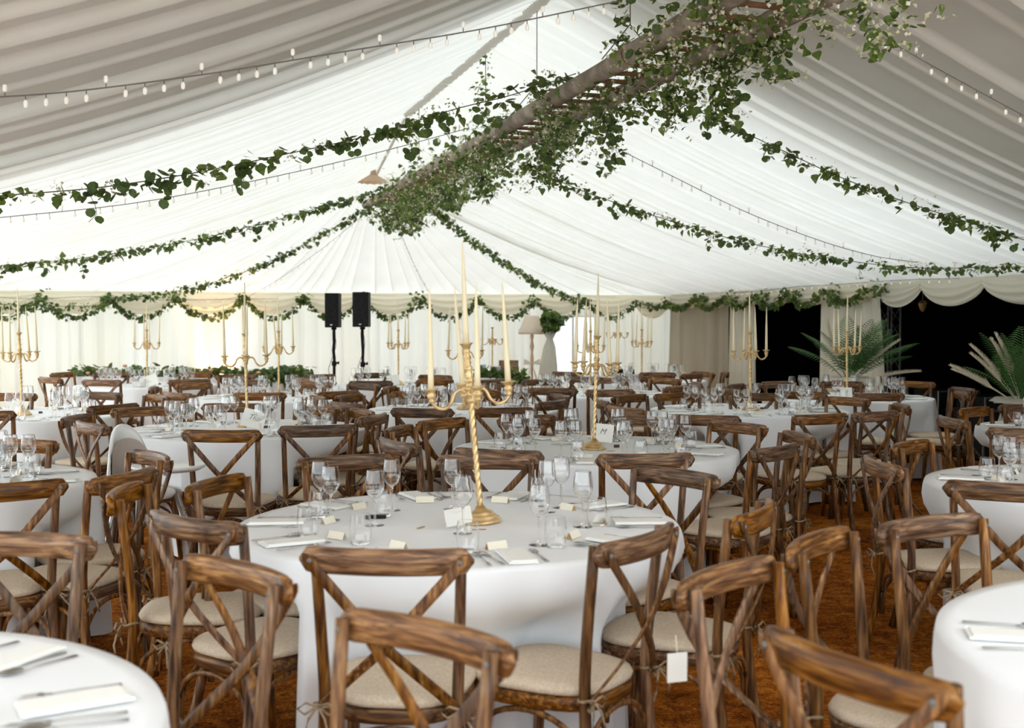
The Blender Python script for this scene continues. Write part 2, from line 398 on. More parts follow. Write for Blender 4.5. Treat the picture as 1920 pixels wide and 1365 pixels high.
# ---------------------------------------------------------------- foliage
def leaf_shape(kind):
    if kind == 'round': prof = [(-.0, 0), (.12, .36), (.42, .52), (.75, .42), (1, 0)]
    elif kind == 'ivy': prof = [(0, 0), (.05, .36), (.28, .46), (.60, .27), (1, 0)]
    elif kind == 'long': prof = [(0, 0), (.2, .17), (.5, .23), (.8, .13), (1, 0)]
    vs = [(x, 0, -.05*math.sin(PI*x)) for x, _ in prof]
    vs += [(x, y, .10*y) for x, y in prof[1:-1]] + [(x, -y, .10*y) for x, y in prof[1:-1]]
    n = len(prof); k = n-2; fs = []
    for o in (n, n+k):
        seq = [0]+[o+i for i in range(k)]+[n-1]
        for i in range(n-1):
            a, b, c, d = i, i+1, seq[i+1], seq[i]
            q = [a, b, c, d]; q = [x for j, x in enumerate(q) if x not in q[:j]]
            if len(q) > 2: fs.append(tuple(q))
    return np.array(vs, float), fs
LS = {k: leaf_shape(k) for k in ('round', 'ivy', 'long')}
LMESH = {}
for k, mm in (('round', 'leafA'), ('ivy', 'leafB'), ('long', 'leafB')):
    me = bpy.data.meshes.new('leaf'); me.from_pydata([tuple(v) for v in LS[k][0]], [], LS[k][1]); me.materials.append(M[mm]); LMESH[k] = me
def gc(r, m, s, k=1.7):
    return m+max(-k, min(k, r.gauss(0, 1)))*s
def rot(r, droop=.0):
    z = r.uniform(0, 2*PI); y = r.gauss(.5+droop, .6); x = r.gauss(0, .6)
    return Euler((x, y, z)).to_matrix()
def foliage_mesh(name, items, parent, stuff=True):
    """items: (kind, Vector, Matrix3, size) joined into one mesh"""
    V = []; Fs = []; mi = []; o = 0
    for kind, p, R, s in items:
        v, f = LS[kind]; Rn = np.array(R)*s; V.append(v @ Rn.T+np.array(p)); Fs.extend([tuple(i+o for i in q) for q in f]); mi.extend([0 if kind == 'round' else 1]*len(f)); o += len(v)
    if not V: return
    me = bpy.data.meshes.new(name); me.from_pydata(np.concatenate(V).tolist(), [], Fs)
    me.materials.append(M['leafA']); me.materials.append(M['leafB']); me.polygons.foreach_set('material_index', mi)
    ob = put(name, me, parent)
    if stuff: ob['kind'] = 'stuff'
    return ob
def blossom_mesh(pts, parent, size=.0105, r=rnd):
    V = []; Fs = []; mi = []
    for p in pts:
        for _ in range(5):
            c = p+Vector((r.gauss(0, .02), r.gauss(0, .02), r.gauss(0, .02))); R = rot(r); s = size*r.uniform(.6, 1.3); o = len(V)
            for q in ((s, 0, 0), (0, s, .3*s), (-s, 0, 0), (0, -s, .3*s)): V.append(tuple(c+R @ Vector(q)))
            Fs.append((o, o+1, o+2)); Fs.append((o, o+2, o+3)); k = r.random() < .45; mi += [k, k]
    me = bpy.data.meshes.new('blossom'); me.from_pydata(V, [], Fs); me.materials.append(M['blossom']); me.materials.append(M['blossomw'])
    me.polygons.foreach_set('material_index', [int(x) for x in mi]); ob = put('blossom', me, parent); ob['kind'] = 'stuff'
def garland(name, label, path, per_m, size, spread, cat='garland', group=None, single=0, seed=1, cluster=.6, blossoms=8, drops=0, kinds=('round', 'ivy')):
    r = random.Random(seed); L = sum((Vector(b)-Vector(a)).length for a, b in zip(path, path[1:]))
    P = resample(path, max(30, int(L*16)))
    root = empty(name, P[0]); base = P[0]
    if label: tag(root, label, cat, group)
    m = MB(); m.tube([p-base for p in P], .0035, 5)
    dl = [(r.randrange(len(P)), r.uniform(.08, .22)) for _ in range(drops)]
    for i, ln in dl:
        q = P[i]-base
        pts = [q+Vector((r.gauss(0, .012), r.gauss(0, .012), -ln*j/4)) for j in range(5)]; m.tube(pts, .002, 4)
    m.build('vine', M['stem'], root)
    items = []; n = int(L*per_m); bl = []
    ph = [r.uniform(0, 6) for _ in range(4)]
    while len(items) < n:
        x = r.random()*(len(P)-1); i = int(x); u = x/len(P)*L
        dens = .5+.5*math.sin(u*9+ph[0])*math.sin(u*4.1+ph[1]); 
        if r.random() > (1-cluster)+cluster*dens: continue
        kd = kinds[0] if math.sin(u*5+ph[2])+r.uniform(-.8, .8) > 0 else kinds[1]
        p = P[i].lerp(P[i+1], x-i)+Vector((gc(r, 0, spread), gc(r, 0, spread), gc(r, -spread*.35, spread)))
        items.append((kd, p-base, rot(r), size*r.uniform(.6, 1.25)*(1 if kd == 'round' else 1.1)))
    for i, ln in dl:
        for _ in range(7): items.append(('round', P[i]-base+Vector((r.gauss(0, .02), r.gauss(0, .02), -r.random()*ln)), rot(r, .5), size*r.uniform(.7, 1.1)))
    r.shuffle(items)
    items.sort(key=lambda q: ((q[1]+base)-O).length/q[3])
    for kd, p, R, s in items[:single]:
        o = put('leaf', LMESH[kd], root); o.matrix_local = Matrix.LocRotScale(p, R.to_euler(), Vector((s, s, s)))
    foliage_mesh('foliage', items[single:], root)
    for k in range(int(L*blossoms)):
        i = r.randrange(len(P)); bl.append(P[i]-base+Vector((r.gauss(0, spread), r.gauss(0, spread), r.gauss(-spread*.3, spread))))
    blossom_mesh(bl, root, r=r)
    return root

# ================================================================= ladder hung under the ridge
ZL = 3.06; TLL, TLR = 2.66, 3.06; LS0, LS1 = 4.3, 15.3
lad = tag(empty('hanging_ladder', TW(RT, LS0, ZL), AL), 'long rustic wooden ladder hung level below the roof ridge, wrapped in foliage', 'ladder')
def pole(t, seed):
    r = random.Random(seed); n = 40; pts = []; sc_ = []
    for i in range(n+1):
        u = i/n; pts.append(Vector((t-RT+.012*math.sin(u*9+seed), (LS1-LS0)*u, .015*math.sin(u*7+seed*2)))); q = 1-.12*u+.06*math.sin(u*40+seed)+r.uniform(-.03, .03); sc_.append((q, q))
    m = MB(); m.sweep(pts, [(.062*math.cos(2*PI*k/12), .062*math.sin(2*PI*k/12)) for k in range(12)], scale=sc_); return m
pole(TLL, 1).build('side_pole', M['bark'], lad); pole(TLR, 2).build('side_pole', M['bark'], lad)
m = MB(); m.tube([(-(TLR-TLL)/2, 0, 0), (0, 0, 0.003), ((TLR-TLL)/2, 0, 0)], .016, 8); rm = m.mesh('rung', M['rung'])
k = LS0+.15
while k < LS1-.1: put('rung', rm, lad, (0, k-LS0, 0)); k += .235
m = MB(); m.add([], [])
for a in range(4): 
    cp = [Vector((.068*math.cos(b), .012*(a-1.5)+.004*math.sin(b*2), .068*math.sin(b))) for b in [2*PI*i/14 for i in range(15)]]; m.tube(cp, .005, 5)
lash = m.mesh('rope_lashing', M['rope'])
for t, s in ((TLL, 6.3), (TLL, 7.7), (TLL, 10.6), (TLL, 9.1), (TLR, 8.4), (TLR, 10.9), (TLR, 6.9), (TLL, 12.6)): put('rope_lashing', lash, lad, (t-RT, s-LS0, .0))
# wires
wires = [(8.62, 1), (6.75, 0), (10.1, 0), (12.9, 0)]
for i, (s, k) in enumerate(wires):
    m = MB(); a = TW(RT, s, ZR-.08); b = TW(RT, s, ZL+.30); m.tube([a, b], .004, 5); m.tube([b, TW(TLL, s, ZL+.07)], .004, 5); m.tube([b, TW(TLR, s, ZL+.07)], .004, 5)
    tag(m.build('suspension_wire', M['wire']), ['bare thin wire dropping from the ridge to the ladder, forked below', 'nearest wire holding the ladder, twined with leaves at picture top', 'wire with tall leafy trail rising above ladder middle', 'far wire with leafy trail near the ladder tip'][i], 'wire')
# foliage of the ladder
r = random.Random(99); root = tag(empty('ladder_foliage', TW(RT, LS0, ZL)), 'thick mass of eucalyptus, ivy and pale blossom wrapped round the ladder', 'foliage')
base = TW(RT, LS0, ZL); items = []; bl = []
def near_pole():
    u = r.random(); s = LS0+(LS1+.1-LS0)*u; t = r.choice((TLL, TLR, TLR, TLR)); return t, s
cl = []
for i in range(128):
    t, s = near_pole()
    cl.append((t+r.gauss(0, .05), s, ZL+r.gauss(-.06, .09), r.uniform(.10, .20)))
for s0 in np.arange(12.2, 15.3, .22): cl.append((RT+r.gauss(.05, .14), s0, ZL-.03+r.gauss(-.08, .07), .17))
hang = [(3.12, 7.75, .46), (3.1, 6.0, .40), (3.15, 5.45, .25), (3.1, 9.2, .40), (3.1, 8.9, .35), (3.12, 6.7, .30), (3.05, 10.9, .33), (2.9, 11.9, .30), (2.9, 13.2, .42), (2.7, 14.2, .38), (3.1, 12.3, .28), (3.0, 14.9, .3)]
for i, (t, s, z, rad) in enumerate(cl):
    kd = ('round', 'ivy', 'ivy')[i % 3]
    for _ in range(26 if s < 10.5 else 19):
        p = Vector((gc(r, 0, .95), gc(r, 0, 1.3), gc(r, -.2, .95)))*rad*.62
        items.append((kd if r.random() < .8 else 'ivy', TW(t, s, z)+p-base, rot(r), (.058 if kd == 'round' else .05)*r.uniform(.6, 1.2)*(1.3 if s > 10.5 else 1)))
    for _ in range(14):
        p = Vector((gc(r, 0, .95), gc(r, 0, 1.3), gc(r, -.2, .95)))*rad*.7; bl.append(TW(t, s, z)+p-base)
for t, s, ln in hang:
    for _ in range(int(ln*230)):
        q = r.random(); p = Vector((gc(r, 0, .05), gc(r, 0, .06), -ln*q*1.0)); items.append((r.choice(('round', 'ivy')), TW(t, s, ZL-.04)+p-base, rot(r, .4), .055*r.uniform(.6, 1.2)))
        if _ % 3 == 0: bl.append(TW(t, s, ZL-.04)+p-base+Vector((r.gauss(0, .03), 0, -.02)))
for s, z1 in ((6.75, .55), (10.05, .80), (12.9, .72)):     # trails climbing the wires
    n = 60 if s < 12 else 45
    for _ in range(n):
        q = r.random()**.8; off = .10*math.sin(q*6); items.append((r.choice(('round', 'ivy')), TW(RT-.1*(1-q)+off*.3, s, ZL+.05+z1*q)+Vector((r.gauss(0, .04), r.gauss(0, .04), 0))-base, rot(r), .052*r.uniform(.6, 1.2)))
        if _ % 3 == 0: bl.append(items[-1][1]+Vector((r.gauss(0, .03), 0, 0)))
items.sort(key=lambda q: ((q[1]+base)-O).length/q[3])
for kd, p, R, s in items[:290]:
    o = put('leaf', LMESH[kd], root); o.matrix_local = Matrix.LocRotScale(p, R.to_euler(), Vector((s, s, s)))
foliage_mesh('foliage', items[290:], root); blossom_mesh(bl, root, .0105, r)
# garlands from ladder to the sides
G = lambda pts, s: smoothpath([PS(x, y, s) for x, y in pts], 50)
garland('leaf_garland', 'long eucalyptus garland across upper left, nearest, ladder to left side', G([(-40, 372), (0, 367), (183, 352), (366, 324), (550, 286), (696, 253), (852, 205), (960, 178), (1080, 138)], 7.4), 78, .062, .028, group='eucalyptus garlands strung from the ladder', single=200, seed=41, blossoms=16, drops=9)
garland('leaf_garland', 'long eucalyptus garland across upper right, ladder to right edge', G([(1240, 178), (1340, 222), (1462, 280), (1575, 332), (1687, 375), (1800, 412), (1912, 447), (1990, 470)], 7.4), 82, .058, .025, group='eucalyptus garlands strung from the ladder', single=180, seed=42, blossoms=16, drops=4)
garland('leaf_garland', 'second left garland, slanting under the first towards lower left', G([(-60, 507), (0, 500), (183, 480), (366, 449), (513, 414), (620, 383), (696, 361), (745, 345)], 12.9), 100, .060, .026, group='eucalyptus garlands strung from the ladder', single=130, seed=43, blossoms=16, drops=4)
garland('leaf_garland', 'middle right garland running from ladder middle to the right wall', G([(985, 305), (1060, 345), (1200, 396), (1350, 442), (1460, 468), (1575, 487), (1720, 502), (1925, 500)], 9.0), 105, .05, .024, group='eucalyptus garlands strung from the ladder', single=150, seed=44, blossoms=18, drops=3)
pe = TW(RT-.15, LS1-.1, ZL)
a = PS(203, 560, SB-.12); b = PS(1090, 566, SB-.12)
garland('leaf_garland', 'far left garland from ladder tip down to the back wall', sag(pe, a, .30), 100, .058, .028, group='eucalyptus garlands strung from the ladder', seed=45, blossoms=20)
garland('leaf_garland', 'far right garland falling steeply from ladder tip to the back wall', sag(pe+TW(.4, -1.2)-TW(0, 0), b, .16), 105, .056, .028, group='eucalyptus garlands strung from the ladder', seed=46, blossoms=20)
# fairy lights
bm = MB(); bm.lathe([(.0, -.045), (.008, -.041), (.009, -.022), (.004, -.014)], 6); bmesh_ = bm.mesh('bulb', M['bulb'])
def fairy(label, pts, nb):
    P = resample(pts, 60); root = tag(empty('fairy_light_string', P[0]), label, 'string lights', 'fairy light strings under the lining')
    m = MB(); m.tube([p-P[0] for p in P], .003, 4)
    Q = resample(pts, nb)
    for i, q in enumerate(Q[1:-1]): 
        up = 1 if (i*7) % 5 == 0 else -1
        m.tube([q-P[0], q-P[0]+Vector((0, 0, up*.02))], .0022, 4)
        o = put('bulb', bmesh_, root, q-P[0]+Vector((0, 0, up*.004)))
        if up > 0: o.rotation_euler = (PI, 0, 0)
    m.build('cable', M['wire'], root)
fairy('nearest fairy light string crossing the upper left lining', G([(-30, 184), (150, 170), (400, 137), (650, 96), (900, 55), (1160, 2)], 4.9), 36)
fairy('fairy light string just below the upper left garland', G([(-30, 411), (250, 381), (500, 334), (700, 288), (880, 240)], 8.8), 42)
fairy('fairy light string across the top right corner of lining', G([(1540, 8), (1620, 50), (1760, 130), (1940, 228)], 5.1), 14)
fairy('long fairy light string between the two right garlands', G([(1110, 255), (1250, 325), (1400, 398), (1540, 452), (1640, 480), (1720, 492)], 8.4), 34)
fairy('faint fairy light string down the middle of the far fan', sag(TW(RT+.1, LS1-.2, ZL), PS(805, 548, SB-.15), .10), 24)
fairy('faint fairy light string slanting left across the far fan', sag(TW(RT, LS1-.2, ZL+.1), PS(455, 562, SB-.15), .10), 24)
fairy('fairy light string pinned along the right wall swags', smoothpath([PT(x, y, TR-.35) for x, y in ((1370, 549), (1430, 545), (1500, 537), (1560, 534), (1640, 528), (1720, 524), (1800, 522))], 30), 30)
fairy('fairy light string hanging on the left valance', smoothpath([PS(x, y, SB-.25) for x, y in ((-20, 556), (60, 560), (180, 556), (300, 562), (420, 561), (520, 560))], 30), 40)
# wicker shade under the hip peak
pk = TW(RT, SG-.05, ZG)
m = MB(); n = 28
m.lathe([(.035, .10), (.04, .03), (.06, .01)], 16)
for i in range(n):
    a = 2*PI*i/n; a2 = 2*PI*(i+1)/n; r0, r1 = .05, .20+.012*(i % 2)
    m.add([(r0*math.cos(a), r0*math.sin(a), .015), (r0*math.cos(a2), r0*math.sin(a2), .015), (r1*math.cos(a2), r1*math.sin(a2), -.085), (r1*math.cos(a), r1*math.sin(a), -.085-.01*(i % 2))], [(0, 1, 2, 3)])
tag(m.build('pendant_shade', M['straw'], loc=PY(700, 330, (pk.y-.25))), 'small straw coloured pendant shade under the end of the ridge', 'lamp shade')

# ================================================================= valance swags with garlands
def swag(A, B, drop, out, seed, top=0.0, mat_=None, low=0.):
    A, B = Vector(A), Vector(B); d = (B-A); L = d.length; d.normalize(); nrm = out; r = random.Random(seed); NU, NV = 16, 14; vs = []
    k1 = r.uniform(.8, 1.2)
    for i in range(NU+1):
        u = i/NU; belly = 1-(2*u-1)**2; belly = belly**.8
        for j in range(NV+1):
            v = j/NV
            z = -v*(.11+low)-v*belly*drop; z += top
            fold = .026*math.sin(v*PI*7*k1+u*1.5)*(.3+.7*belly)
            p = A.lerp(B, u)+nrm*(.03+.085*math.sin(PI*min(1, v*1.0))*(.35+.65*belly)+fold)
            vs.append(p+Vector((0, 0, z)))
    fs = [(i*(NV+1)+j, (i+1)*(NV+1)+j, (i+1)*(NV+1)+j+1, i*(NV+1)+j+1) for i in range(NU) for j in range(NV)]
    m = MB(); o = Vector(A); m.add([v-o for v in vs], fs); return m.build('valance_swag', mat_ or M['swag'], loc=o)
backp = [-45, 74, 203, 328, 455, 566, 675, 786, 893, 999, 1093, 1186, 1258]
bl_ = ['left edge', 'far left corner', 'left of the back table', 'above the back left table', 'left of the speakers', 'just left of the speakers', 'behind the speakers', 'right of the speakers', 'left of the floor lamp', 'over the floor lamp', 'over the window', 'right of the window', 'corner']
for i, (a, b) in enumerate(zip(backp, backp[1:])):
    A = PS(a, 555, SB-.1); B = PS(b, 555, SB-.1); A.z = B.z = ZE+.01
    dr = .23 if i != 11 else .28
    tag(swag(A, B, dr, inB, i), f'cream fabric swag on the back wall, number {i} … {bl_[i]}'.replace(f', number {i} …', ','), 'swag', 'cream swags of the back valance')
    A = A+inB*.16; B = B+inB*.16; A.z = B.z = ZE-.07
    if i < 12:
        garland('swag_garland', f'looped leaf garland on the back wall swag, {bl_[i]}', sag(A, B, .30 if i < 11 else .10, 16), 130, .06, .024, group='looped garlands on the valance', seed=60+i, blossoms=12, kinds=('round', 'ivy'))
A = PS(-60, 566, SB-.5); B = PS(205, 573, SB-.4); garland('leaf_garland', 'nearly level garland crossing at the far left above the candelabra', sag(A, B, .03), 100, .055, .03, seed=58, blossoms=16, group='eucalyptus garlands strung from the ladder')
rightp = [1262, 1318, 1374, 1431, 1490, 1566, 1647, 1733, 1850, 2010, 2250]
rl = ['at the corner', 'over the beige curtain', 'left of the first dark opening', 'over the cream pillar drape', 'over the first dark opening', 'above the palm', 'with trailing point beside the truss', 'over the wide dark opening', 'near the right edge', 'past the right edge']
for i, (a, b) in enumerate(zip(rightp, rightp[1:])):
    A = PT(a, 555, TR-.12); B = PT(b, 555, TR-.12); A.z = B.z = ZE+.02
    tag(swag(A, B, .14 if i < 6 else .19, inR, 40+i, mat_=M['swag']), f'cream fabric swag on the right valance {rl[i]}', 'swag', 'cream swags of the right valance')
    if i < 6:
        A = A+inR*.16; B = B+inR*.16; A.z = B.z = ZE-.04
        garland('swag_garland', f'looped leaf garland on the right valance {rl[i]}', sag(A, B, .17, 16), 130, .06, .024, group='looped garlands on the valance', seed=80+i, blossoms=10)
# bunches at the peaks
for i, x in enumerate(backp[1:11]+rightp[1:7]):
    p = PS(x, 566, SB-.3) if i < 10 else PT(x, 548, TR-.3); p.z = ZE-.08 if i < 10 else ZE-.05
    r = random.Random(i); root = tag(empty('leaf_bunch', p), 'bunch of round green leaves at the swag peak ' + (bl_[i+1] if i < 10 else rl[i-9]), 'foliage', 'leaf bunches at the swag peaks')
    foliage_mesh('foliage', [(r.choice(('round', 'ivy')), Vector((r.gauss(0, .05), r.gauss(0, .04), r.gauss(-.03, .05))), rot(r), .06*r.uniform(.7, 1.2)) for _ in range(32)], root)

# ================================================================= CHAIR
def make_chair():
    root = empty('dining_chair')
    # top rail: bent, ends rounded
    hw = .2325; n = 22; pts = []; scl = []
    for i in range(n+1):
        x = -hw+2*hw*i/n
        if i in (0, n): x *= .999
        e = hw-abs(x); hh = 1 if e > .034 else math.sqrt(max(.02, 1-((.034-e)/.034)**2))
        pts.append((x, -.262-.045*(1-(x/hw)**2), .852)); scl.append((hh, 1 if e > .006 else .6))
    m = MB(); m.sweep(pts, chamfer(.07, .025, .006), side=(0, 0, 1), scale=scl); m.build('top_rail', M['wood_x'], root)
    for sx in (-1, 1):
        m = MB(); pts = smoothpath([(sx*.205, -.275, 0), (sx*.19, -.225, .22), (sx*.182, -.205, .44), (sx*.188, -.215, .62), (sx*.197, -.243, .872)], 12)
        m.sweep(pts, chamfer(.031, .029, .008), side=(1, 0, 0), scale=[(1.15-.25*i/12, 1.1-.15*i/12) for i in range(13)]); m.build('leg', M['wood_z'], root)
        m = MB(); m.sweep([(sx*.198, .20, 0), (sx*.19, .18, .22), (sx*.182, .165, .41)], chamfer(.036, .036, .01), side=(1, 0, 0), scale=[(.72, .72), (.9, .9), (1.1, 1.1)]); m.build('leg', M['wood_z'], root)
    for sx in (-1, 1):
        y0 = -.009 if sx > 0 else 0
        m = MB(); pts = smoothpath([(sx*.207, -.290, .868), (sx*.198, -.292, .845), (sx*.09, -.300+y0, .725), (0, -.292+y0, .625), (-sx*.10, -.266+y0*.5, .53), (-sx*.172, -.232, .455), (-sx*.178, -.228, .435)], 16)
        m.sweep(pts, chamfer(.030, .008, .002), side=(1, 0, .4)); 
        m.lathe([(.006, 0), (.006, .004)], 6, (0, 0, 0)) if False else None
        st = m.build('cross_strut', M['wood_z'], root)
    m = MB()
    for sx in (-1, 1):
        v = []; 
        m.sweep([(sx*.200, -.293, .852), (sx*.200, -.300, .852)], [(.007*math.cos(a), .007*math.sin(a)) for a in [2*PI*i/8 for i in range(8)]], side=(0, 0, 1))
        m.sweep([(sx*.197, -.232, .852), (sx*.197, -.226, .852)], [(.006*math.cos(a), .006*math.sin(a)) for a in [2*PI*i/8 for i in range(8)]], side=(0, 0, 1))
    m.build('bolt', M['ink'], root)['kind'] = 'stuff'
    # seat outline: rounded trapezoid
    def outline(grow, n=40):
        o = []
        for i in range(n):
            a = 2*PI*i/n; c, s = math.cos(a), math.sin(a); p = 3.2
            k = (abs(c)**p+abs(s)**p)**(-1/p); y = k*s*.212; hwid = .196+.024*(y/.212)
            o.append(((hwid+grow)*k*c*.98, y*(1+grow/.212)))
        return o
    def layered(lv, dome=0):
        m = MB(); vs = []; n = 40
        for g, z in lv: vs += [(x, y, z) for x, y in outline(g)]
        fs = [(j*n+i, j*n+(i+1) % n, (j+1)*n+(i+1) % n, (j+1)*n+i) for j in range(len(lv)-1) for i in range(n)]
        fs += [tuple(range(n))[::-1], tuple((len(lv)-1)*n+i for i in range(n))]; m.add(vs, fs); return m
    layered([(-.012, .385), (0, .39), (.004, .415), (0, .428), (-.008, .43)]).build('seat', M['wood_x'], root)
    layered([(-.01, .431), (.002, .436), (.006, .447), (.0, .459), (-.03, .467), (-.09, .471)]).build('cushion', M['linen'], root)
    # bent braces
    m = MB()
    def arch(p, q, zb, zt):
        p, q = Vector(p), Vector(q); pts = []
        for i in range(15):
            a = PI*i/14; u = .5-.5*math.cos(a); e = math.sin(a)**.55; x = p.lerp(q, u); pts.append((x.x, x.y, zb+(zt-zb)*e))
        m.sweep(pts, chamfer(.017, .014, .004))
    arch((-.176, -.2, 0), (-.176, .165, 0), .17, .378); arch((.176, -.2, 0), (.176, .165, 0), .17, .378)
    arch((-.18, .172, 0), (.18, .172, 0), .17, .378); arch((-.178, -.208, 0), (.178, -.208, 0), .17, .378)
    m.build('bent_brace', M['wood_z'], root)
    for sx in (-1, 1):
        m = MB(); c = Vector((sx*.186, -.214, .445)); r = random.Random(3+sx)
        m.tube([c+Vector((.024*math.cos(a), .024*math.sin(a), .004*math.sin(2*a))) for a in [2*PI*i/10 for i in range(11)]], .0045, 5)
        k = c+Vector((sx*.008, -.026, 0))
        for s2 in (-1, 1):
            m.tube([k, k+Vector((s2*.03, -.01, .012)), k+Vector((s2*.052, -.012, -.004)), k+Vector((s2*.034, -.008, -.020)), k], .0035, 5)
            m.tube([k, k+Vector((s2*.022, -.012, -.03)), k+Vector((s2*(.045 if sx > 0 else .03), -.016, -.062)), k+Vector((s2*.05, -.01, -.088))], .0035, 5)
        m.build('seat_tie', M['jute'], root)
    register(root); return root
chair0 = make_chair(); used = [False]

# ================================================================= TABLES
TB = {}   # name: (X, Y, description)
def tb(k, px, py, desc, xy=None):
    p = PZ(px, py, .75) if xy is None else Vector((xy[0], xy[1], .75)); TB[k] = (p.x, p.y, desc)
tb('T1', 860, 982, 'the nearest centre table'); tb('T2', 1116, 842, 'the second centre table'); tb('T3', 1403, 769, 'the centre right table')
tb('T4', 1588, 745, 'the table before the palm'); tb('T5', 40, 777, 'the middle left table'); tb('T6', 460, 805, 'the script card table')
tb('T7', 276, 722, 'the back left table'); tb('T8', 523, 745, 'the table left of speakers'); tb('T9', 747, 722, 'the table right of speakers')
tb('T10', 872, 768, 'the third centre table'); tb('T12', 1107, 738, 'the table before the window'); tb('T14', 1203, 713, 'the far corner table')
tb('T15', 2100, 913, 'the right edge table'); tb('T16', 0, 0, 'the bottom right table', (1.80, 2.48)); tb('T17', -180, 908, 'the left edge table')
tb('T18', 0, 0, 'the bottom left table', (-1.435, 1.888)); tb('T19', 2070, 806, 'the rear right edge table')
RAD = .82
RADK = {'T1': .795}
CH_LIST = [  # rail centre x, y, facing (0 = away from camera, 90 = to the right), table
 (22,737,180,'T5'),(191,735,-150,'T5'),(216,758,-45,'T5'),(-36,770,0,'T5'),(299,740,-115,'T5'),
 (90,707,58,'T7'),(114,698,122,'T7'),(189,712,14,'T7'),(210,698,172,'T7'),(368,698,-165,'T7'),(356,711,-25,'T7'),
 (361,718,135,'T8'),(285,726,98,'T8'),(329,736,54,'T8'),(486,736,-4,'T8'),(466,712,180,'T8'),(441,702,165,'T8'),(587,716,-160,'T8'),(685,719,-137,'T8'),(637,733,-43,'T8'),
 (597,702,140,'T9'),(553,705,92,'T9'),(579,709,48,'T9'),(695,714,-4,'T9'),(698,699,160,'T9'),(817,711,-30,'T9'),(818,703,-150,'T9'),(925,711,-45,'T9'),
 (338,754,105,'T6'),(265,763,150,'T6'),(437,756,180,'T6'),(137,779,112,'T6'),(165,792,66,'T6'),(600,743,-106,'T6'),(600,760,-141,'T6'),(684,768,-112,'T6'),(705,777,-68,'T6'),(413,806,6,'T6'),(597,797,-14,'T6'),
 (727,725,105,'T10'),(650,740,120,'T10'),(645,755,57,'T10'),(790,765,12,'T10'),(942,764,-8,'T10'),(781,733,174,'T10'),(950,733,-165,'T10'),(1052,740,-108,'T10'),(1040,751,-62,'T10'),(932,721,176,'T10'),
 (1015,711,160,'T12'),(1143,708,180,'T12'),(1249,709,-137,'T12'),(1037,727,10,'T12'),(1145,730,-12,'T12'),(1273,723,-60,'T12'),(1310,717,-100,'T12'),
 (1062,697,35,'T14'),(1096,706,25,'T14'),(1190,705,0,'T14'),(1300,700,-56,'T14'),(1321,697,-125,'T14'),(1363,697,-95,'T14'),(1232,698,176,'T14'),
 (985,779,145,'T2'),(742,800,110,'T2'),(738,825,66,'T2'),(825,785,131,'T2'),(930,842,22,'T2'),(1212,850,-9,'T2'),(1210,780,-148,'T2'),(1387,792,-135,'T2'),(1504,812,-110,'T2'),(1462,835,-62,'T2'),
 (1125,749,78,'T3'),(1167,763,55,'T3'),(1177,740,130,'T3'),(1268,737,155,'T3'),(1321,778,16,'T3'),(1542,776,-35,'T3'),(1647,771,-47,'T3'),(1695,758,-103,'T3'),(1593,745,-133,'T3'),(1410,737,180,'T3'),
 (1360,728,66,'T4'),(1376,720,112,'T4'),(1650,737,-8,'T4'),(1500,734,20,'T4'),(1457,715,145,'T4'),(1576,715,180,'T4'),(1714,715,-150,'T4'),(1810,727,-115,'T4'),(1808,735,-103,'T4'),
 (1779,782,71,'T19'),(1822,764,118,'T19'),(1925,758,170,'T19'),(1932,803,12,'T19'),
 (1960,816,180,'T15'),(1701,828,113,'T15'),(1645,862,72,'T15'),(1893,905,16,'T15'),
 (1737,969,137,'T16'),(1523,1003,112,'T16'),(1582,1222,48,'T16'),(1352,1062,122,'T16'),
 (915,852,180,'T1'),(1271,880,-136,'T1'),(645,854,156,'T1'),(721,1028,5,'T1'),(1208,998,-62,'T1'),(1425,950,-76,'T1'),(225,915,104,'T1'),(353,968,50,'T1'),(396,898,117,'T1'),
 (35,824,-167,'T17'),(8,905,-25,'T17'),(241,884,-60,'T17'),(290,848,-112,'T17'),
 (45,999,-165,'T18'),(455,1056,-127,'T18'),(806,1165,-139,'T18'),
]
HOURS = ['twelve', 'one', 'two', 'three', 'four', 'five', 'six', 'seven', 'eight', 'nine', 'ten', 'eleven']
def hour(dx, dy): return (math.degrees(math.atan2(dx, dy)) % 360)/30
used_h = {}; seats = {k: [] for k in TB}; order = {}
for x, y, ph, t in CH_LIST:
    ph = ph+math.degrees(math.atan2(x-960, F))*abs(math.sin(math.radians(ph)))
    P = PZ(x, y, .887); f = Vector((math.sin(math.radians(ph)), math.cos(math.radians(ph)), 0)); P = P+f*.292; P.z = 0
    seats[t].append((P, f))
    h = hour(P.x-TB[t][0], P.y-TB[t][1]); order.setdefault(t, []).append((h, P, ph))
for t, lst in order.items():
    lst.sort(key=lambda q: q[0]); taken = {}
    for h, P, ph in lst:
        hh = int(round(h)) % 12; view = 'back view' if abs(ph) < 50 else ('front view' if abs(ph) > 130 else 'turned ' + ('right' if ph > 0 else 'left'))
        k = taken.get(hh, 0); taken[hh] = k+1
        near = ['', 'just past ', 'well past ', 'far past ', 'last past '][k]
        lab = f'brown cross-back chair, {view}, {near}{HOURS[hh]} o\'clock of {TB[t][2]}'
        if not used[0]: c = chair0; used[0] = True
        else: c = copy_tree(chair0)
        c.location = P; c.rotation_euler = (0, 0, -math.radians(ph)); tag(c, lab, 'chair', 'cross-back chairs around the tables')
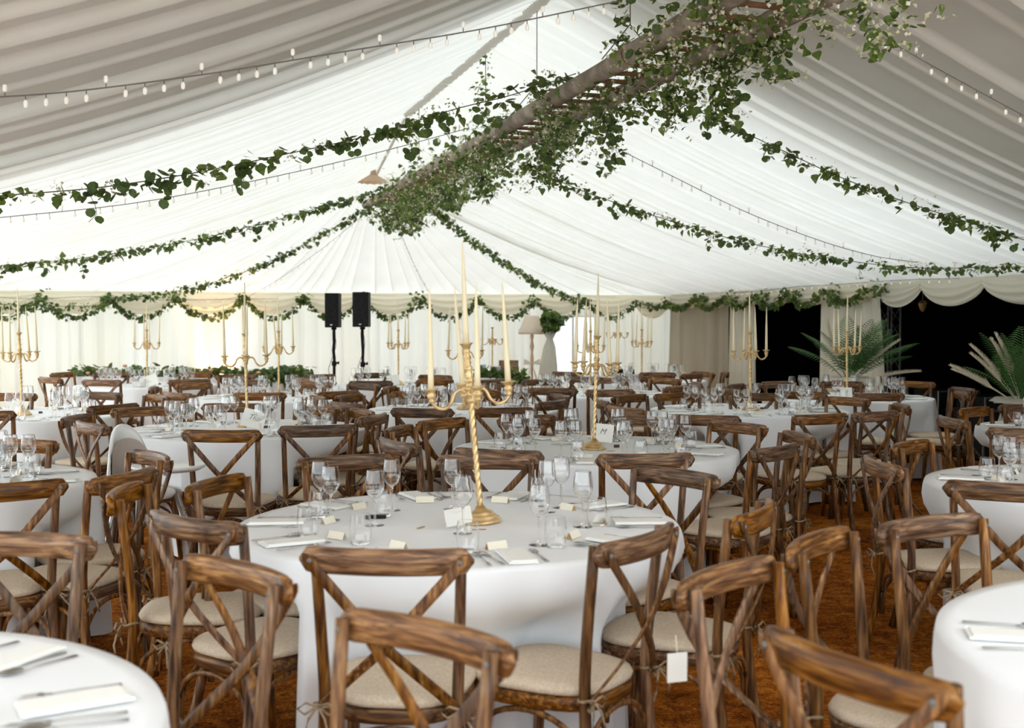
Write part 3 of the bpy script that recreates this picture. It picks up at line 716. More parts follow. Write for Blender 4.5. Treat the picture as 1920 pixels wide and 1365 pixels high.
# table and cloth
tm = MB(); tm.lathe([(.0, .72), (.76, .72), (.76, .745), (0, .745)], 40); TOPM = tm.mesh('tabletop', M['palewood'])
lm = MB(); lm.tube([(0, 0, 0), (0, 0, .72)], .015, 6); LEGM = lm.mesh('leg', M['chrome'])
def cloth(k, seed):
    RAD = RADK.get(k, .82)
    X, Y, d = TB[k]; r = random.Random(seed); N = 180; lv = [0, .012, .03, .07, .12, .16, .20, .24, .28, .36, .48, .60, .735]
    tgt = []
    for i in range(N):
        a = 2*PI*i/N; dr = Vector((math.cos(a), math.sin(a), 0)); rr = RAD+.02
        for (P, f) in seats[k]:
            sd = Vector((f.y, -f.x, 0)); q = .42
            while q < rr:
                p = Vector((X, Y, 0))+dr*q-P
                if abs(p.dot(sd)) < .222 and -.30 < p.dot(f) < .225: rr = max(q-.01, RAD-(.12 if k in ('T15', 'T16') else .5)); break
                q += .01
        tgt.append(rr)
    t2 = [min(tgt[(i+j) % N] for j in (-1, 0, 1)) for i in range(N)]
    t3 = [sum(t2[(i+j) % N] for j in range(-1, 2))/3 for i in range(N)]
    ph = [r.uniform(0, 6.28) for _ in range(6)]; kf = [r.choice((9, 10, 11)), r.choice((15, 17)), 23, 5]
    vs = [(0, 0, .752)]
    rings = []
    for q in (.3, .6, .78): rings.append([(q*RAD/.82*math.cos(2*PI*i/N), q*RAD/.82*math.sin(2*PI*i/N), .752+.0015*math.sin(7*2*PI*i/N+ph[0])) for i in range(N)])
    for dz in lv:
        u = dz/.735; ring = []
        for i in range(N):
            a = 2*PI*i/N; fo = (math.sin(kf[0]*a+ph[0])+.7*math.sin(kf[1]*a+ph[1])+.45*math.sin(kf[2]*a+ph[2])+.5*math.sin(kf[3]*a+ph[3]))
            R = RAD+.004*min(1, dz/.02)+u**.7*(.014+.036*fo) + .012*u
            w_ = min(1, max(0, (dz-.08)/.20)); w_ = w_*w_*(3-2*w_); tt = t3[i]
            if tt < RAD: R2 = min(R, tt+.013*fo*u-.008); R = R*(1-w_)+R2*w_ if R2 < R else R
            ring.append((R*math.cos(a), R*math.sin(a), .752-dz if dz else .7515))
        rings.append(ring)
    for rg in rings: vs += rg
    fs = [(0, 1+i, 1+(i+1) % N) for i in range(N)]
    for j in range(len(rings)-1): fs += [(1+j*N+i, 1+(j+1)*N+i, 1+(j+1)*N+(i+1) % N, 1+j*N+(i+1) % N) for i in range(N)]
    m = MB(); m.add(vs, fs); return m.build('tablecloth', M['cloth'], loc=(X, Y, 0))
for i, (k, (X, Y, d)) in enumerate(TB.items()):
    t = tag(empty('round_table', (X, Y, 0)), f'round folding banquet table hidden under the cloth of {d}', 'table', 'round tables under cloths')
    put('tabletop', TOPM, t)
    for a in range(4): put('leg', LEGM, t, (.33*math.cos(a*PI/2+.7), .33*math.sin(a*PI/2+.7), 0))
    tag(cloth(k, i+50), f'white floor length cloth with soft folds on {d}', 'tablecloth', 'white round tablecloths')

# ================================================================= CANDELABRA
def make_candelabrum():
    root = empty('candelabrum')
    m = MB(); m.lathe([(.0, 0), (.072, 0), (.074, .006), (.070, .012), (.060, .014), (.060, .022), (.054, .027), (.046, .029), (.046, .036), (.040, .041), (.030, .043), (.022, .050), (.014, .062), (.0, .062)], 28); m.build('base', M['gold'], root)
    m = MB(); n = 60; vs = []; k = 12
    for i in range(n+1):
        z = .06+.385*i/n; tw = i*.42
        for j in range(k):
            a = 2*PI*j/k; r = .0095+.0022*math.cos(3*(a-tw)); vs.append((r*math.cos(a), r*math.sin(a), z))
    m.add(vs, [(i*k+j, i*k+(j+1) % k, (i+1)*k+(j+1) % k, (i+1)*k+j) for i in range(n) for j in range(k)]); m.build('twisted_stem', M['gold'], root)
    pf = [(.0, .435), (.012, .437), (.016, .445), (.012, .452), (.018, .462), (.020, .472), (.013, .480), (.022, .487), (.017, .496), (.012, .502), (.018, .514), (.017, .527), (.010, .535), (.015, .543), (.010, .549), (.016, .558), (.015, .568), (.009, .576), (.014, .583), (.009, .590), (.014, .600), (.012, .611), (.009, .617), (.014, .622), (.010, .628), (.014, .636), (.016, .644), (.024, .652), (.025, .655), (.014, .655), (.0, .652)]
    m = MB(); m.lathe(pf, 16); m.build('stem_top', M['gold'], root)
    m = MB(); m.tube(smoothpath([(.012, 0, .472), (.035, 0, .488), (.058, 0, .476), (.072, 0, .445), (.098, 0, .425), (.128, 0, .433), (.143, 0, .452)], 18), .0062, 7)
    arm = m.mesh('arm', M['gold'])
    m = MB(); m.lathe([(.0, .446), (.009, .45), (.013, .457), (.009, .463), (.015, .470), (.017, .480), (.011, .485), (.015, .492), (.028, .500), (.029, .503), (.014, .503), (0, .500)], 14, (.143, 0, 0)); cup = m.mesh('candle_cup', M['gold'])
    for a in range(4):
        o = put('arm', arm, root, rz=a*PI/2); put('candle_cup', cup, o)
    register(root); return root
cd0 = make_candelabrum()
m = MB(); m.lathe([(.0, 0), (.0115, 0), (.0105, .06), (.008, .2), (.005, .31), (.0022, .36), (.0, .372)], 10); CANDLE = m.mesh('candle', M['candle'])
cdl = {'T1': ('blurred nearest', 13), 'T2': ('second centre', 28), 'T3': ('centre right', 8), 'T4': ('before the palm', 15), 'T5': ('left edge', -6), 'T6': ('beside the script card', 15),
       'T7': ('back left', 30), 'T8': ('left of speakers', 22), 'T9': ('right of speakers', 40), 'T10': ('half hidden third centre', 5), 'T12': ('before the window', 12), 'T14': ('far corner', 25)}
first = True
CPX = {'T1': (903, 979), 'T2': (1113, 842), 'T5': (42, 778), 'T6': (464, 800), 'T3': (1407, 769)}
def candelabrum(loc, rz, what, lit=True, tilt=0):
    global first
    if first: c = cd0; first = False
    else: c = copy_tree(cd0)
    c.location = loc; TM = Matrix.Rotation(tilt, 3, 'Y'); c.rotation_euler = (TM @ Matrix.Rotation(rz, 3, 'Z')).to_euler()
    tag(c, f'tall gold five-cup candelabrum with twisted stem, {what}', 'candelabrum', 'gold candelabra')
    if lit:
        pos = [(Vector((0, 0, .650)), 'centre')]+[(Vector((.143*math.cos(a*PI/2+rz), .143*math.sin(a*PI/2+rz), .497)), None) for a in range(4)]
        names = sorted(range(1, 5), key=lambda i: pos[i][0].x)
        nm = {names[0]: 'leftmost', names[1]: 'second from left', names[2]: 'second from right', names[3]: 'rightmost'}
        for i, (p, n_) in enumerate(pos):
            o = put('taper_candle', CANDLE, loc=Vector(loc)+TM @ p); o.rotation_euler = (rnd.gauss(0, .03), rnd.gauss(0, .035)+tilt*.6, 0) if i else (0, rnd.gauss(0, .008)+tilt*.4, 0)
            tag(o, f'unlit ivory taper candle, {n_ or nm[i]} arm, candelabrum {what}' if i else f'tall ivory centre taper candle of the candelabrum {what}', 'candle', 'ivory taper candles')
for k, (ds, rz) in cdl.items():
    X, Y, d = TB[k]
    if k in CPX: q = PZ(*CPX[k], .7535); X, Y = q.x, q.y
    candelabrum((X, Y, .7535), math.radians(rz), f'on {d}', tilt={'T1': -.085, 'T2': .03, 'T3': -.015, 'T5': -.03, 'T6': -.02, 'T4': -.01}.get(k, 0))

# ================================================================= TABLEWARE
def fine(prof, e=.0007):
    out = [prof[0]]
    for (r0, z0), (r1, z1) in zip(prof, prof[1:]):
        L = math.hypot(r1-r0, z1-z0)
        if L > .0018:
            for q in (e/L, 1-e/L): out.append((r0+(r1-r0)*q, z0+(z1-z0)*q))
        out.append((r1, z1))
    return out
def smooth_prof(pts, n=10):
    return [(max(0, p.x), p.y) for p in smoothpath([(r, z, 0) for r, z in pts], n*(len(pts)-1)//2)]
def shell(outer, inner, n=20): 
    m = MB(); m.lathe(outer+inner[::-1], n, closed=False); return m
_o = smooth_prof([(.0037, .075), (.0045, .089), (.010, .096), (.022, .106), (.032, .125), (.0345, .145), (.0325, .17), (.0285, .198)], 6)
_i = [(max(0, r-.0011), z+(.0012 if r < .03 else 0)) for r, z in _o if z > .095][::-1]
m = MB(); _F = lambda q: fine(q, .0003)
m.lathe(_F([(.0, .0), (.033, .0), (.0345, .001), (.033, .0022), (.018, .0045), (.007, .008), (.0037, .02)]+_o+[(.0280, .1986)]+_i+[(.0, .0975)]), 16)
WINE = m.mesh('wine_glass', M['glass'])
_o = smooth_prof([(.026, .0), (.031, .008), (.0355, .035), (.036, .06), (.0325, .098)], 6)
_i = [(r-.0011, max(z, .007)) for r, z in _o if z > .006][::-1]
m = MB(); m.lathe(_F([(.0, .0), (.025, .0)]+_o+[(.0319, .0986)]+_i+[(.0, .0065)]), 16); TUMB = m.mesh('tumbler', M['glass'])
m = MB()
for i in range(2): m.box((0, .004*i, .004+.005*i), (.085-.004*i, .20-.01*i, .005))
m.sweep([(-.044, .1, .006), (-.044, -.1, .006)], [(.006*math.cos(a), .004*math.sin(a)) for a in [2*PI*i/8 for i in range(8)]], side=(1, 0, 0))
NAP = m.mesh('napkin', M['napkin'], False)
def cut(kind):
    m = MB()
    m.sweep([(0, -.10, .003), (0, -.05, .0035), (0, 0, .004), (0, .03, .0035)], chamfer(.010, .003, .001), side=(1, 0, 0), scale=[(1.2, 1), (.8, 1), (.5, 1), (.5, 1)])
    if kind == 'fork':
        m.sweep([(0, .03, .0035), (0, .045, .003)], chamfer(.022, .0025, .0005), side=(1, 0, 0), scale=[(.4, 1), (1, 1)])
        for i in range(4): m.box(((i-1.5)*.0062, .068, .005), (.0028, .046, .002))
    elif kind == 'knife':
        m.sweep([(0, .03, .003), (.001, .06, .003), (.001, .10, .003), (-.004, .122, .003)], chamfer(.017, .0018, .0004), side=(1, 0, 0), scale=[(.8, 1), (1, 1), (.9, 1), (.15, 1)])
    else:
        vs = []; n = 14
        for i in range(n): a = 2*PI*i/n; vs.append((.019*math.cos(a), .058+.028*math.sin(a), .008))
        vs.append((0, .058, .002)); m.add(vs, [(i, (i+1) % n, n) for i in range(n)]); m.add([(v[0], v[1], v[2]-.001) for v in vs], [((i+1) % n, i, n) for i in range(n)])
    return m.mesh(kind, M['steel'])
FORK, KNIFE, SPOON = cut('fork'), cut('knife'), cut('spoon')
m = MB(); m.add([(-.036, -.012, 0), (.036, -.012, 0), (.036, 0, .024), (-.036, 0, .024), (-.036, .012, 0), (.036, .012, 0)], [(0, 1, 2, 3), (3, 2, 5, 4)])
m.add([(-.0361, -.0105, 0), (-.0361, .0105, 0), (-.0361, 0, .022)], [(0, 1, 2)]); me = m.mesh('place_card', [M['card'], M['kraft']], False); me.polygons[2].material_index = 1; PCARD = me
m = MB(); m.box((0, 0, .008), (.03, .015, .016)); BLK = m.mesh('treat_block', M['choc'], False)
m = MB(); m.box((0, 0, .001), (.045, .008, .002)); STK = m.mesh('wooden_match_strip', M['kraft'], False)
ZT = .7535
def at(me, name, p, rz, lab, cat, grp):
    o = put(name, me, None, (p[0], p[1], ZT), rz); tag(o, lab, cat, grp); return o
def setting(k, a, hr, full=True, glasses=True, n=0):
    X, Y, d = TB[k]; c, s = math.cos(a), math.sin(a); rz = a+PI/2    # local +y points to table centre
    def L(r, tg): return (X+c*r-s*tg, Y+s*r+c*tg)
    j = lambda q=.01: rnd.gauss(0, q)
    w_ = f"{hr} place of {d}"
    if full:
        at(NAP, 'napkin', L(.66, j()), rz+j(.08), f'folded white napkin at the {w_}', 'napkin', 'folded napkins')
        at(FORK, 'fork', L(.65, .085+j(.004)), rz+j(.05), f'steel fork at the {w_}', 'fork', 'forks')
        at(KNIFE, 'knife', L(.65, -.075+j(.004)), rz+j(.05), f'steel knife at the {w_}', 'knife', 'knives')
        at(SPOON, 'spoon', L(.65, -.11+j(.004)), rz+j(.05), f'steel spoon at the {w_}', 'spoon', 'spoons')
        at(PCARD, 'place_card', L(.50+j(), j()), rz+j(.3), f'small folded name card at the {w_}', 'place card', 'folded name cards')
    if glasses:
        at(WINE, 'wine_glass', L(.44+j(), -.075+j()), 0, f'taller stemmed wine glass nearer the centre, {w_}', 'glass', 'stemmed wine glasses')
        at(WINE, 'wine_glass', L(.50+j(), -.13+j()), 0, f'stemmed wine glass nearer the edge, {w_}', 'glass', 'stemmed wine glasses')
        at(TUMB, 'tumbler', L(.55+j(), -.055+j()), 0, f'clear water tumbler at the {w_}', 'glass', 'water tumblers')
PL = {'T1': 0, 'T2': 9, 'T3': 14, 'T4': 4, 'T5': 12, 'T6': 20, 'T7': 2, 'T8': 26, 'T9': 17, 'T10': 8, 'T12': 21, 'T14': 5, 'T15': 15, 'T16': 25, 'T17': 4, 'T18': 22, 'T19': 9}
names10 = ['three o\'clock', 'two o\'clock', 'one o\'clock', 'twelve o\'clock', 'eleven o\'clock', 'nine o\'clock', 'eight o\'clock', 'seven o\'clock', 'six o\'clock', 'four o\'clock']
for k, ofs in PL.items():
    X, Y, d = TB[k]
    for i in range(10):
        a = math.radians(ofs+36*i); hr = names10[i]
        px = 960+F*(X+.6*math.cos(a))/max(.5, Y+.6*math.sin(a))
        if px < -60 or px > 1980 or Y+.6*math.sin(a) < 1.0: continue
        far = Y > 12.5
        gl = k not in ('T1', 'T16')
        if k == 'T18': gl = (i == 9 or i == 3) and False
        setting(k, a, hr, full=not far, glasses=gl and not (far and i % 2 == 1 and False))
    if k in cdl:
        at(BLK, 'treat_block', (X+.13, Y+.06), .4, f'small dark brown block beside the candelabrum on {d}', 'block', 'dark brown blocks')
        for q, (dx, dy) in enumerate(((.08, -.14), (-.13, -.10))): at(STK, 'wooden_strip', (X+dx, Y+dy), .1+q, f'tiny wooden strip {"right" if q == 0 else "left"} of the base on {d}', 'strip', 'tiny wooden strips')
# glasses of the nearest table, where they are seen
W1 = [(735, 957), (620, 975), (601, 962), (703, 985), (868, 1000), (1025, 960), (1011, 1022), (1093, 988), (1052, 952), (848, 955)]
wl = ['far side, left of stem', 'left back', 'left back, behind another', 'left of middle', 'in front of the gold stem', 'right back', 'right front', 'right, by the tumbler', 'right far back', 'behind the gold stem']
for (x, y), l in zip(W1, wl):
    p = PZ(x, y, ZT); at(WINE, 'wine_glass', p, 0, f'stemmed wine glass {l}, on the nearest centre table', 'glass', 'stemmed wine glasses')
for (x, y), l in zip([(577, 1006), (676, 1020), (718, 968), (877, 1035), (1042, 1026), (1119, 985), (1010, 940), (597, 970)], ['far left', 'left front', 'left back by wine glass', 'front centre', 'right front', 'rightmost', 'right back', 'left behind']):
    p = PZ(x, y, ZT); at(TUMB, 'tumbler', p, 0, f'clear water tumbler {l}, on the nearest centre table', 'glass', 'water tumblers')
p = PZ(1865, 1010, ZT)
# table name cards
def name_card(p, rz, text, lab, hgt=.10, wid=.14, tilt=0):
    root = tag(empty('name_card', p, rz), lab, 'card', 'table name cards'); m = MB()
    R = Euler((-.25, tilt, 0)).to_matrix(); m.box(R @ Vector((0, 0, hgt/2+.012)), (wid, .002, hgt), R); m.build('card_panel', M['whitecard'], root, False)
    m = MB(); m.box((0, .025, .03), (wid*.5, .002, .06), Euler((.5, 0, 0)).to_matrix()); m.build('card_stand', M['whitecard'], root, False)
    if text:
        cu = bpy.data.curves.new('lettering', 'FONT'); cu.body = text; cu.size = hgt*.42; cu.shear = .35; cu.align_x = 'CENTER'; cu.align_y = 'CENTER'; cu.materials.append(M['ink'])
        o0 = bpy.data.objects.new('lt', cu); me = bpy.data.meshes.new_from_object(o0); bpy.data.objects.remove(o0); me.name = 'lettering'; o = put('lettering', me, root); q = R @ Vector((0, -.0022, hgt/2+.02)); o.matrix_local = Matrix.Translation(q) @ R.to_4x4() @ Euler((PI/2, 0, 0)).to_matrix().to_4x4()
q = PZ(470, 805, ZT); name_card(q, -.15, 'The', 'large white card with script lettering, tilted, before the left candelabrum', .125, .165, .22)
q = PZ(1127, 832, ZT); name_card(q, -.2, 'M', 'white card with faint script leaning by the second centre candelabrum', .11, .13, .10)
q = PZ(1587, 748, ZT); name_card(q, 0, '11', 'small upright cream card on the table before the palm', .10, .12)
q = PZ(283, 726, ZT); name_card(q, .1, '', 'white card tilted steeply on the back left table', .13, .2, -.35)
q = PZ(1200, 716, ZT); name_card(q, .1, '', 'white card leaning back on the far corner table', .09, .15, -.08)
q = PZ(1112, 742, ZT); name_card(q, -.2, '', 'white card standing on the table before the window', .09, .12, .1)
q = PZ(864, 990, ZT); name_card(q, .9, '', 'white card lying half flat left of the nearest gold base', .06, .14)
q = PZ(30, 775, ZT); name_card(q, .3, '', 'white card behind glasses at the middle left table', .10, .12, .4)
q = PZ(738, 724, ZT); name_card(q, .0, '', 'white card on the table right of the speakers', .12, .15, -.1)
# phone and pen
m = MB(); m.box((0, 0, .005), (.07, .03, .01)); at(m.mesh('black_clip', M['blackplastic'], False), 'black_clip', PZ(706, 971, ZT), .1, 'small black clip lying on the nearest centre table', 'clip', None)
m = MB(); m.tube([(-.06, 0, .006), (.06, 0, .006)], .005, 8); at(m.mesh('pen', M['steel']), 'pen', PZ(1052, 834, ZT), -.1, 'grey pen lying on the second centre table', 'pen', None)

# paper tag hanging from a chair
m = MB(); m.box((0, 0, -.05), (.055, .002, .075)); m.tube([(0, 0, -.012), (.0, .01, .03)], .001, 4)
o = m.build('paper_tag', M['whitecard'], smooth=False, loc=PY(1270, 1215, 2.90), rz=.3); tag(o, 'white paper tag hanging from the chair right of the nearest table', 'tag')

# ================================================================= HIGH CHAIR
hc = tag(empty('high_chair', PZ(290, 1035, 0), math.radians(-132)), 'white plastic high chair with arched back and round tray, left of script card table', 'high chair')
hc.location = Vector(((283-960)/F*6.5, 6.5, 0))
m = MB(); n = 14; rows = 9; vs = []
for j in range(rows+1):
    v = j/rows
    for i in range(n+1):
        a = PI*i/n; wd = .17-.02*v; x = -math.cos(a)*wd; dep = math.sin(a)*.17*(1-.35*v)
        topz = .50+.38*math.sin(a)**.45 if j == rows else None
        zt = .50+.39*(max(0, math.sin(a))**.5); z = .50+(zt-.50)*v
        vs.append((x*(1-.15*v*v), -.17-dep-.05*v, z))
m.add(vs, [(j*(n+1)+i, j*(n+1)+i+1, (j+1)*(n+1)+i+1, (j+1)*(n+1)+i) for j in range(rows) for i in range(n)])
o = m.build('backrest', M['white'], hc); md = o.modifiers.new('thick', 'SOLIDIFY'); md.thickness = .022
m = MB(); vs = []
for j in range(7):
    v = j/6
    for i in range(n+1):
        a = PI*i/n; x = -math.cos(a)*.135; vs.append((x, -.155-math.sin(a)*.15*(1-.35*v)-.03*v, .52+(.29*(max(0, math.sin(a))**.5))*v))
m.add(vs, [(j*(n+1)+i, j*(n+1)+i+1, (j+1)*(n+1)+i+1, (j+1)*(n+1)+i) for j in range(6) for i in range(n)]); m.build('seat_pad', M['padgrey'], hc)
m = MB(); m.lathe([(.0, .48), (.15, .48), (.17, .50), (.16, .52), (0, .51)], 24, (0, -.08, 0)); m.build('seat', M['white'], hc)
m = MB(); m.lathe([(.0, .66), (.17, .66), (.20, .675), (.205, .69), (.195, .69), (.185, .678), (0, .676)], 28, (0, .17, 0)); m.build('tray', M['white'], hc)
for sx in (-1, 1):
    m = MB(); m.tube([(sx*.15, -.12, .60), (sx*.16, .14, .668)], .014, 8); m.build('tray_arm', M['white'], hc)
    for y0, y1 in ((-.18, -.26), (.05, .16)):
        m = MB(); m.tube([(sx*.12, y0, .50), (sx*.20, y1, .0)], .012, 8); m.build('leg', M['chrome'], hc)

# ================================================================= BACK OF THE TENT
def leafy(name, label, pts_fn, n, size, seed, cat='foliage', kinds=('long', 'round'), flowers=0, single=0):
    r = random.Random(seed); pts = [pts_fn(r) for _ in range(n)]; base = Vector(pts[0]); root = tag(empty(name, base), label, cat)
    foliage_mesh('foliage', [(r.choice(kinds), Vector(p)-base, rot(r), size*r.uniform(.6, 1.3)) for p in pts], root)
    if flowers:
        m = MB()
        for _ in range(flowers):
            p = Vector(pts_fn(r))-base; m.lathe([(0, -.02), (.028, -.005), (.034, .012), (.018, .026), (0, .028)], 9, p)
        ob = m.build('rose', M['peach'], root)
    return root
# long console table at the back left
A = PZ(135, 706, .74); B = PZ(600, 709, .74); mid = (A+B)/2; ln = (B-A).length; ra = math.atan2((B-A).y, (B-A).x)
t = tag(empty('console_table', (mid.x, mid.y, 0), ra), 'long narrow table against the back wall under white cloth and greenery', 'table')
m = MB(); m.box((0, 0, .72), (ln, .4, .03)); m.build('tabletop', M['palewood'], t, False)
o = drape('cloth_skirt', (-ln/2, -.22, 0), (ln/2, -.22, 0), 0.01, .745, .1, .3, .05, M['cloth'], 71, Vector((0, -1, 0)), parent=t)
m = MB(); m.box((0, 0, .745), (ln+.02, .46, .012)); m.build('cloth_top', M['cloth'], t, False)
U = (B-A).normalized(); N_ = Vector((U.y, -U.x, 0))
leafy('table_greenery', 'dark leaf runner with peach roses along the long back table', lambda r: A+U*(ln*(r.random()*.96+.02))+N_*(.14+r.gauss(0, .05))+Vector((0, 0, .05+abs(r.gauss(0, .05)))), 520, .10, 5, flowers=14)
leafy('table_greenery', 'dark leaf trail drooping over the left end of the back table', lambda r: A+N_*.2+Vector((r.gauss(0, .05), 0, .06-r.random()*.45)), 60, .08, 6)
leafy('table_greenery', 'leafy clump on the back table behind the candelabrum left of speakers', lambda r: PZ(538, 712, .74)+Vector((r.gauss(0, .12), r.gauss(0, .05), abs(r.gauss(0, .07)))), 110, .13, 7)
m = MB(); m.lathe([(0, 0), (.05, 0), (.085, .05), (.10, .085), (.095, .085), (.08, .05), (0, .012)], 20); bw_ = m.mesh('bowl', M['bowl'])
for x, l in ((447, 'left'), (476, 'middle'), (492, 'right')):
    p = PZ(x, 705, .75); tag(put('bowl', bw_, None, (p.x, p.y, .757)), f'{l} one of the white bowls on the long back table', 'bowl', 'white bowls')
# warm uplighter behind the back table
p = PS(400, 700, SB-.35); p.z = 0
m = MB(); m.lathe([(0, 0), (.07, 0), (.07, .10), (.06, .12), (.055, .12), (.05, .09), (0, .09)], 16); ul = m.build('uplighter', M['blackplastic'], loc=p); tag(ul, 'small floor uplighter throwing a warm glow up the back drapes', 'lamp')
l = bpy.data.lights.new('uplighter_light', 'SPOT'); l.energy = 60; l.color = (1, .55, .2); l.spot_size = 1.0; l.spot_blend = .8; l.shadow_soft_size = .04
lo = bpy.data.objects.new('uplighter_light', l); C.objects.link(lo); lo.location = p+Vector((0, 0, .14)); lo.rotation_euler = (PI-.25, 0, 0)
# speakers
for x0, x1, y0, y1, nm, dd in ((612, 640, 550, 614, 'left', 15.3), (663.5, 696, 548, 613, 'right', 15.0)):
    p = PY((x0+x1)/2, 600, dd); zt = CH+(HZ-y0)*dd/F; zb = CH+(HZ-y1)*dd/F; wd = (x1-x0)/F*dd; h = zt-zb
    s_ = tag(empty('loudspeaker', (p.x, p.y, zb), -.12), f'{nm} black loudspeaker on its stand by the back wall', 'loudspeaker', 'pair of loudspeakers')
    m = MB(); hw_ = wd/2*.93
    sec = [(-hw_, -.12), (hw_, -.12), (hw_*.72, .14), (-hw_*.72, .14)]
    vs = [(a, b, z) for z in (0, h) for a, b in sec]; m.add(vs, [(3, 2, 1, 0), (4, 5, 6, 7), (0, 1, 5, 4), (1, 2, 6, 5), (2, 3, 7, 6), (3, 0, 4, 7)]); o = m.build('cabinet', M['blackplastic'], s_, False)
    bv = o.modifiers.new('bevel', 'BEVEL'); bv.width = .008; bv.segments = 2
    m = MB(); m.box((0, -.124, h*.5), (wd*.8, .008, h*.92)); m.build('grille', M['blackplastic'], s_, False)
    m = MB(); m.box((.0, -.130, .035), (.03, .004, .012)); m.build('badge', M['chrome'], s_, False)
    st = tag(empty('speaker_stand', (p.x, p.y, 0)), f'black tripod stand with wrapped cable under the {nm} loudspeaker', 'stand', 'speaker stands')
    m = MB(); r = random.Random(int(x0)); pts = [(.004*r.gauss(0, 1), .0, zb*(i/14)) for i in range(15)]; m.tube(pts, .018, 8, [1+.25*r.random() for _ in pts]); m.lathe([(0, .0), (.035, 0), (.035, .03), (0, .03)], 10, (0, 0, zb-.031)); m.build('pole', M['blackplastic'], st)
    m = MB(); m.lathe([(0, 0), (.032, 0), (.032, .06), (0, .06)], 12, (0, 0, .92)); m.tube([(0, 0, .95), (.06, -.01, .96)], .012, 6); m.tube([(.06, -.01, .94), (.06, -.01, .98)], .01, 6); m.build('clamp', M['blackplastic'], st)
    for a in range(3):
        m = MB(); b = a*2*PI/3+.5; m.tube([(0, 0, .72), (.5*math.cos(b), .5*math.sin(b), .015)], .013, 6); m.build('leg', M['blackplastic'], st)
    m = MB(); m.tube(smoothpath([(.0, -.02, zb), (.03, -.03, 1.2), (-.03, -.03, 1.0), (-.07, -.03, .85), (-.01, -.025, .7), (.01, -.02, .3)], 30), .004, 5); m.build('cable', M['blackplastic'], st)
# floor lamp
dd = 16.2; p = PY(997.5, 650, dd); fl = tag(empty('floor_lamp', (p.x, p.y, 0)), 'floor lamp with cream fringed shade and turned pale wood stem beside window', 'lamp')
z0 = CH+(HZ-625)*dd/F; z1 = CH+(HZ-592)*dd/F
m = MB(); m.lathe([(.0, 0), (.14, 0), (.14, .03), (.05, .05), (.02, .08), (.022, .4), (.016, .8), (.026, 1.0), (.014, 1.08), (.03, 1.16), (.014, 1.24), (.026, 1.30), (.01, z0+.04), (0, z0+.04)], 14); m.build('stem', M['palewood'], fl)
m = MB(); m.lathe([(.10, z1), (.115, z1-.04), (.14, z0+.13), (.17, z0+.075), (.188, z0+.05), (.188, z0)], 30); me = m.mesh('shade', M['shade']); put('lamp_shade', me, fl)
m = MB(); m.lathe([(.19, z0+.05), (.192, z0-.012), (.189, z0-.012), (.187, z0+.05)], 40, closed=True); m.build('fringe', M['shade'], fl)
m = MB()
for a in (-1, 1): m.add([(0, -.03, .93), (a*.11, -.06, .99), (a*.12, -.03, .90), (a*.02, -.03, .91)], [(0, 1, 2, 3)]); m.add([(0, -.03, .93), (a*.01, -.04, .9), (a*.05, -.05, .68), (a*.08, -.03, .70)], [(0, 1, 2, 3)])
m.build('ribbon_bow', M['tulle'], fl, False)
# leaf ball on a draped column
pc = PY(1034, 605, 15.9)
leafy('leaf_ball', 'dense dark green ball of ivy on a white draped post left of the window', lambda r: pc+Vector([v*.135*r.uniform(.6, 1)**.4 for v in (lambda q: (q/q.length))(Vector((r.gauss(0, 1), r.gauss(0, 1), r.gauss(0, .8))))]), 420, .07, 9, kinds=('ivy', 'round'))
cp = tag(empty('draped_post', (pc.x-.02, pc.y, 0)), 'slender post wrapped in knotted white tulle below the leaf ball', 'post')
m = MB(); m.tube([(0, 0, 0), (0, 0, pc.z)], .015, 8); m.build('post', M['white'], cp)
m = MB(); n = 24; vs = []; hts = [0, .3, .6, .9, 1.15, 1.27, 1.33, pc.z-.02]; rs = [.17, .15, .12, .10, .07, .035, .06, .05]
for z, rr in zip(hts, rs):
    for i in range(n): a = 2*PI*i/n; q = rr*(1+.25*math.sin(a*7)); vs.append((q*math.cos(a)-.05*(1.3-z)*(z < 1.3), q*math.sin(a), z))
m.add(vs, [(j*n+i, j*n+(i+1) % n, (j+1)*n+(i+1) % n, (j+1)*n+i) for j in range(len(hts)-1) for i in range(n)]); m.build('tulle_wrap', M['tulle'], cp)
# photo and gift table
A = PZ(880, 706, .78); B = PZ(990, 708, .78); mid = (A+B)/2; ln = (B-A).length
t = tag(empty('gift_table', (mid.x, mid.y, 0), ra), 'small cloth covered table with photo frames and ivy left of the floor lamp', 'table')
m = MB(); m.box((0, 0, .765), (ln, .45, .03)); m.build('cloth_top', M['cloth'], t, False)
drape('cloth_skirt', (-ln/2, -.24, 0), (ln/2, -.24, 0), 0.01, .775, .1, .22, .05, M['cloth'], 72, Vector((0, -1, 0)), parent=t)
m = MB(); m.box((0, 0, .40), (ln-.1, .3, .68)); m.build('stand', M['palewood'], t, False)
U2 = (B-A).normalized()
leafy('table_greenery', 'bright ivy trail draped along the front edge of the gift table', lambda r: A+U2*ln*(.1+.85*r.random())+Vector((r.gauss(0, .02), -.2+r.gauss(0, .03), .03+r.gauss(0, .05))), 300, .08, 12, kinds=('ivy', 'round'))
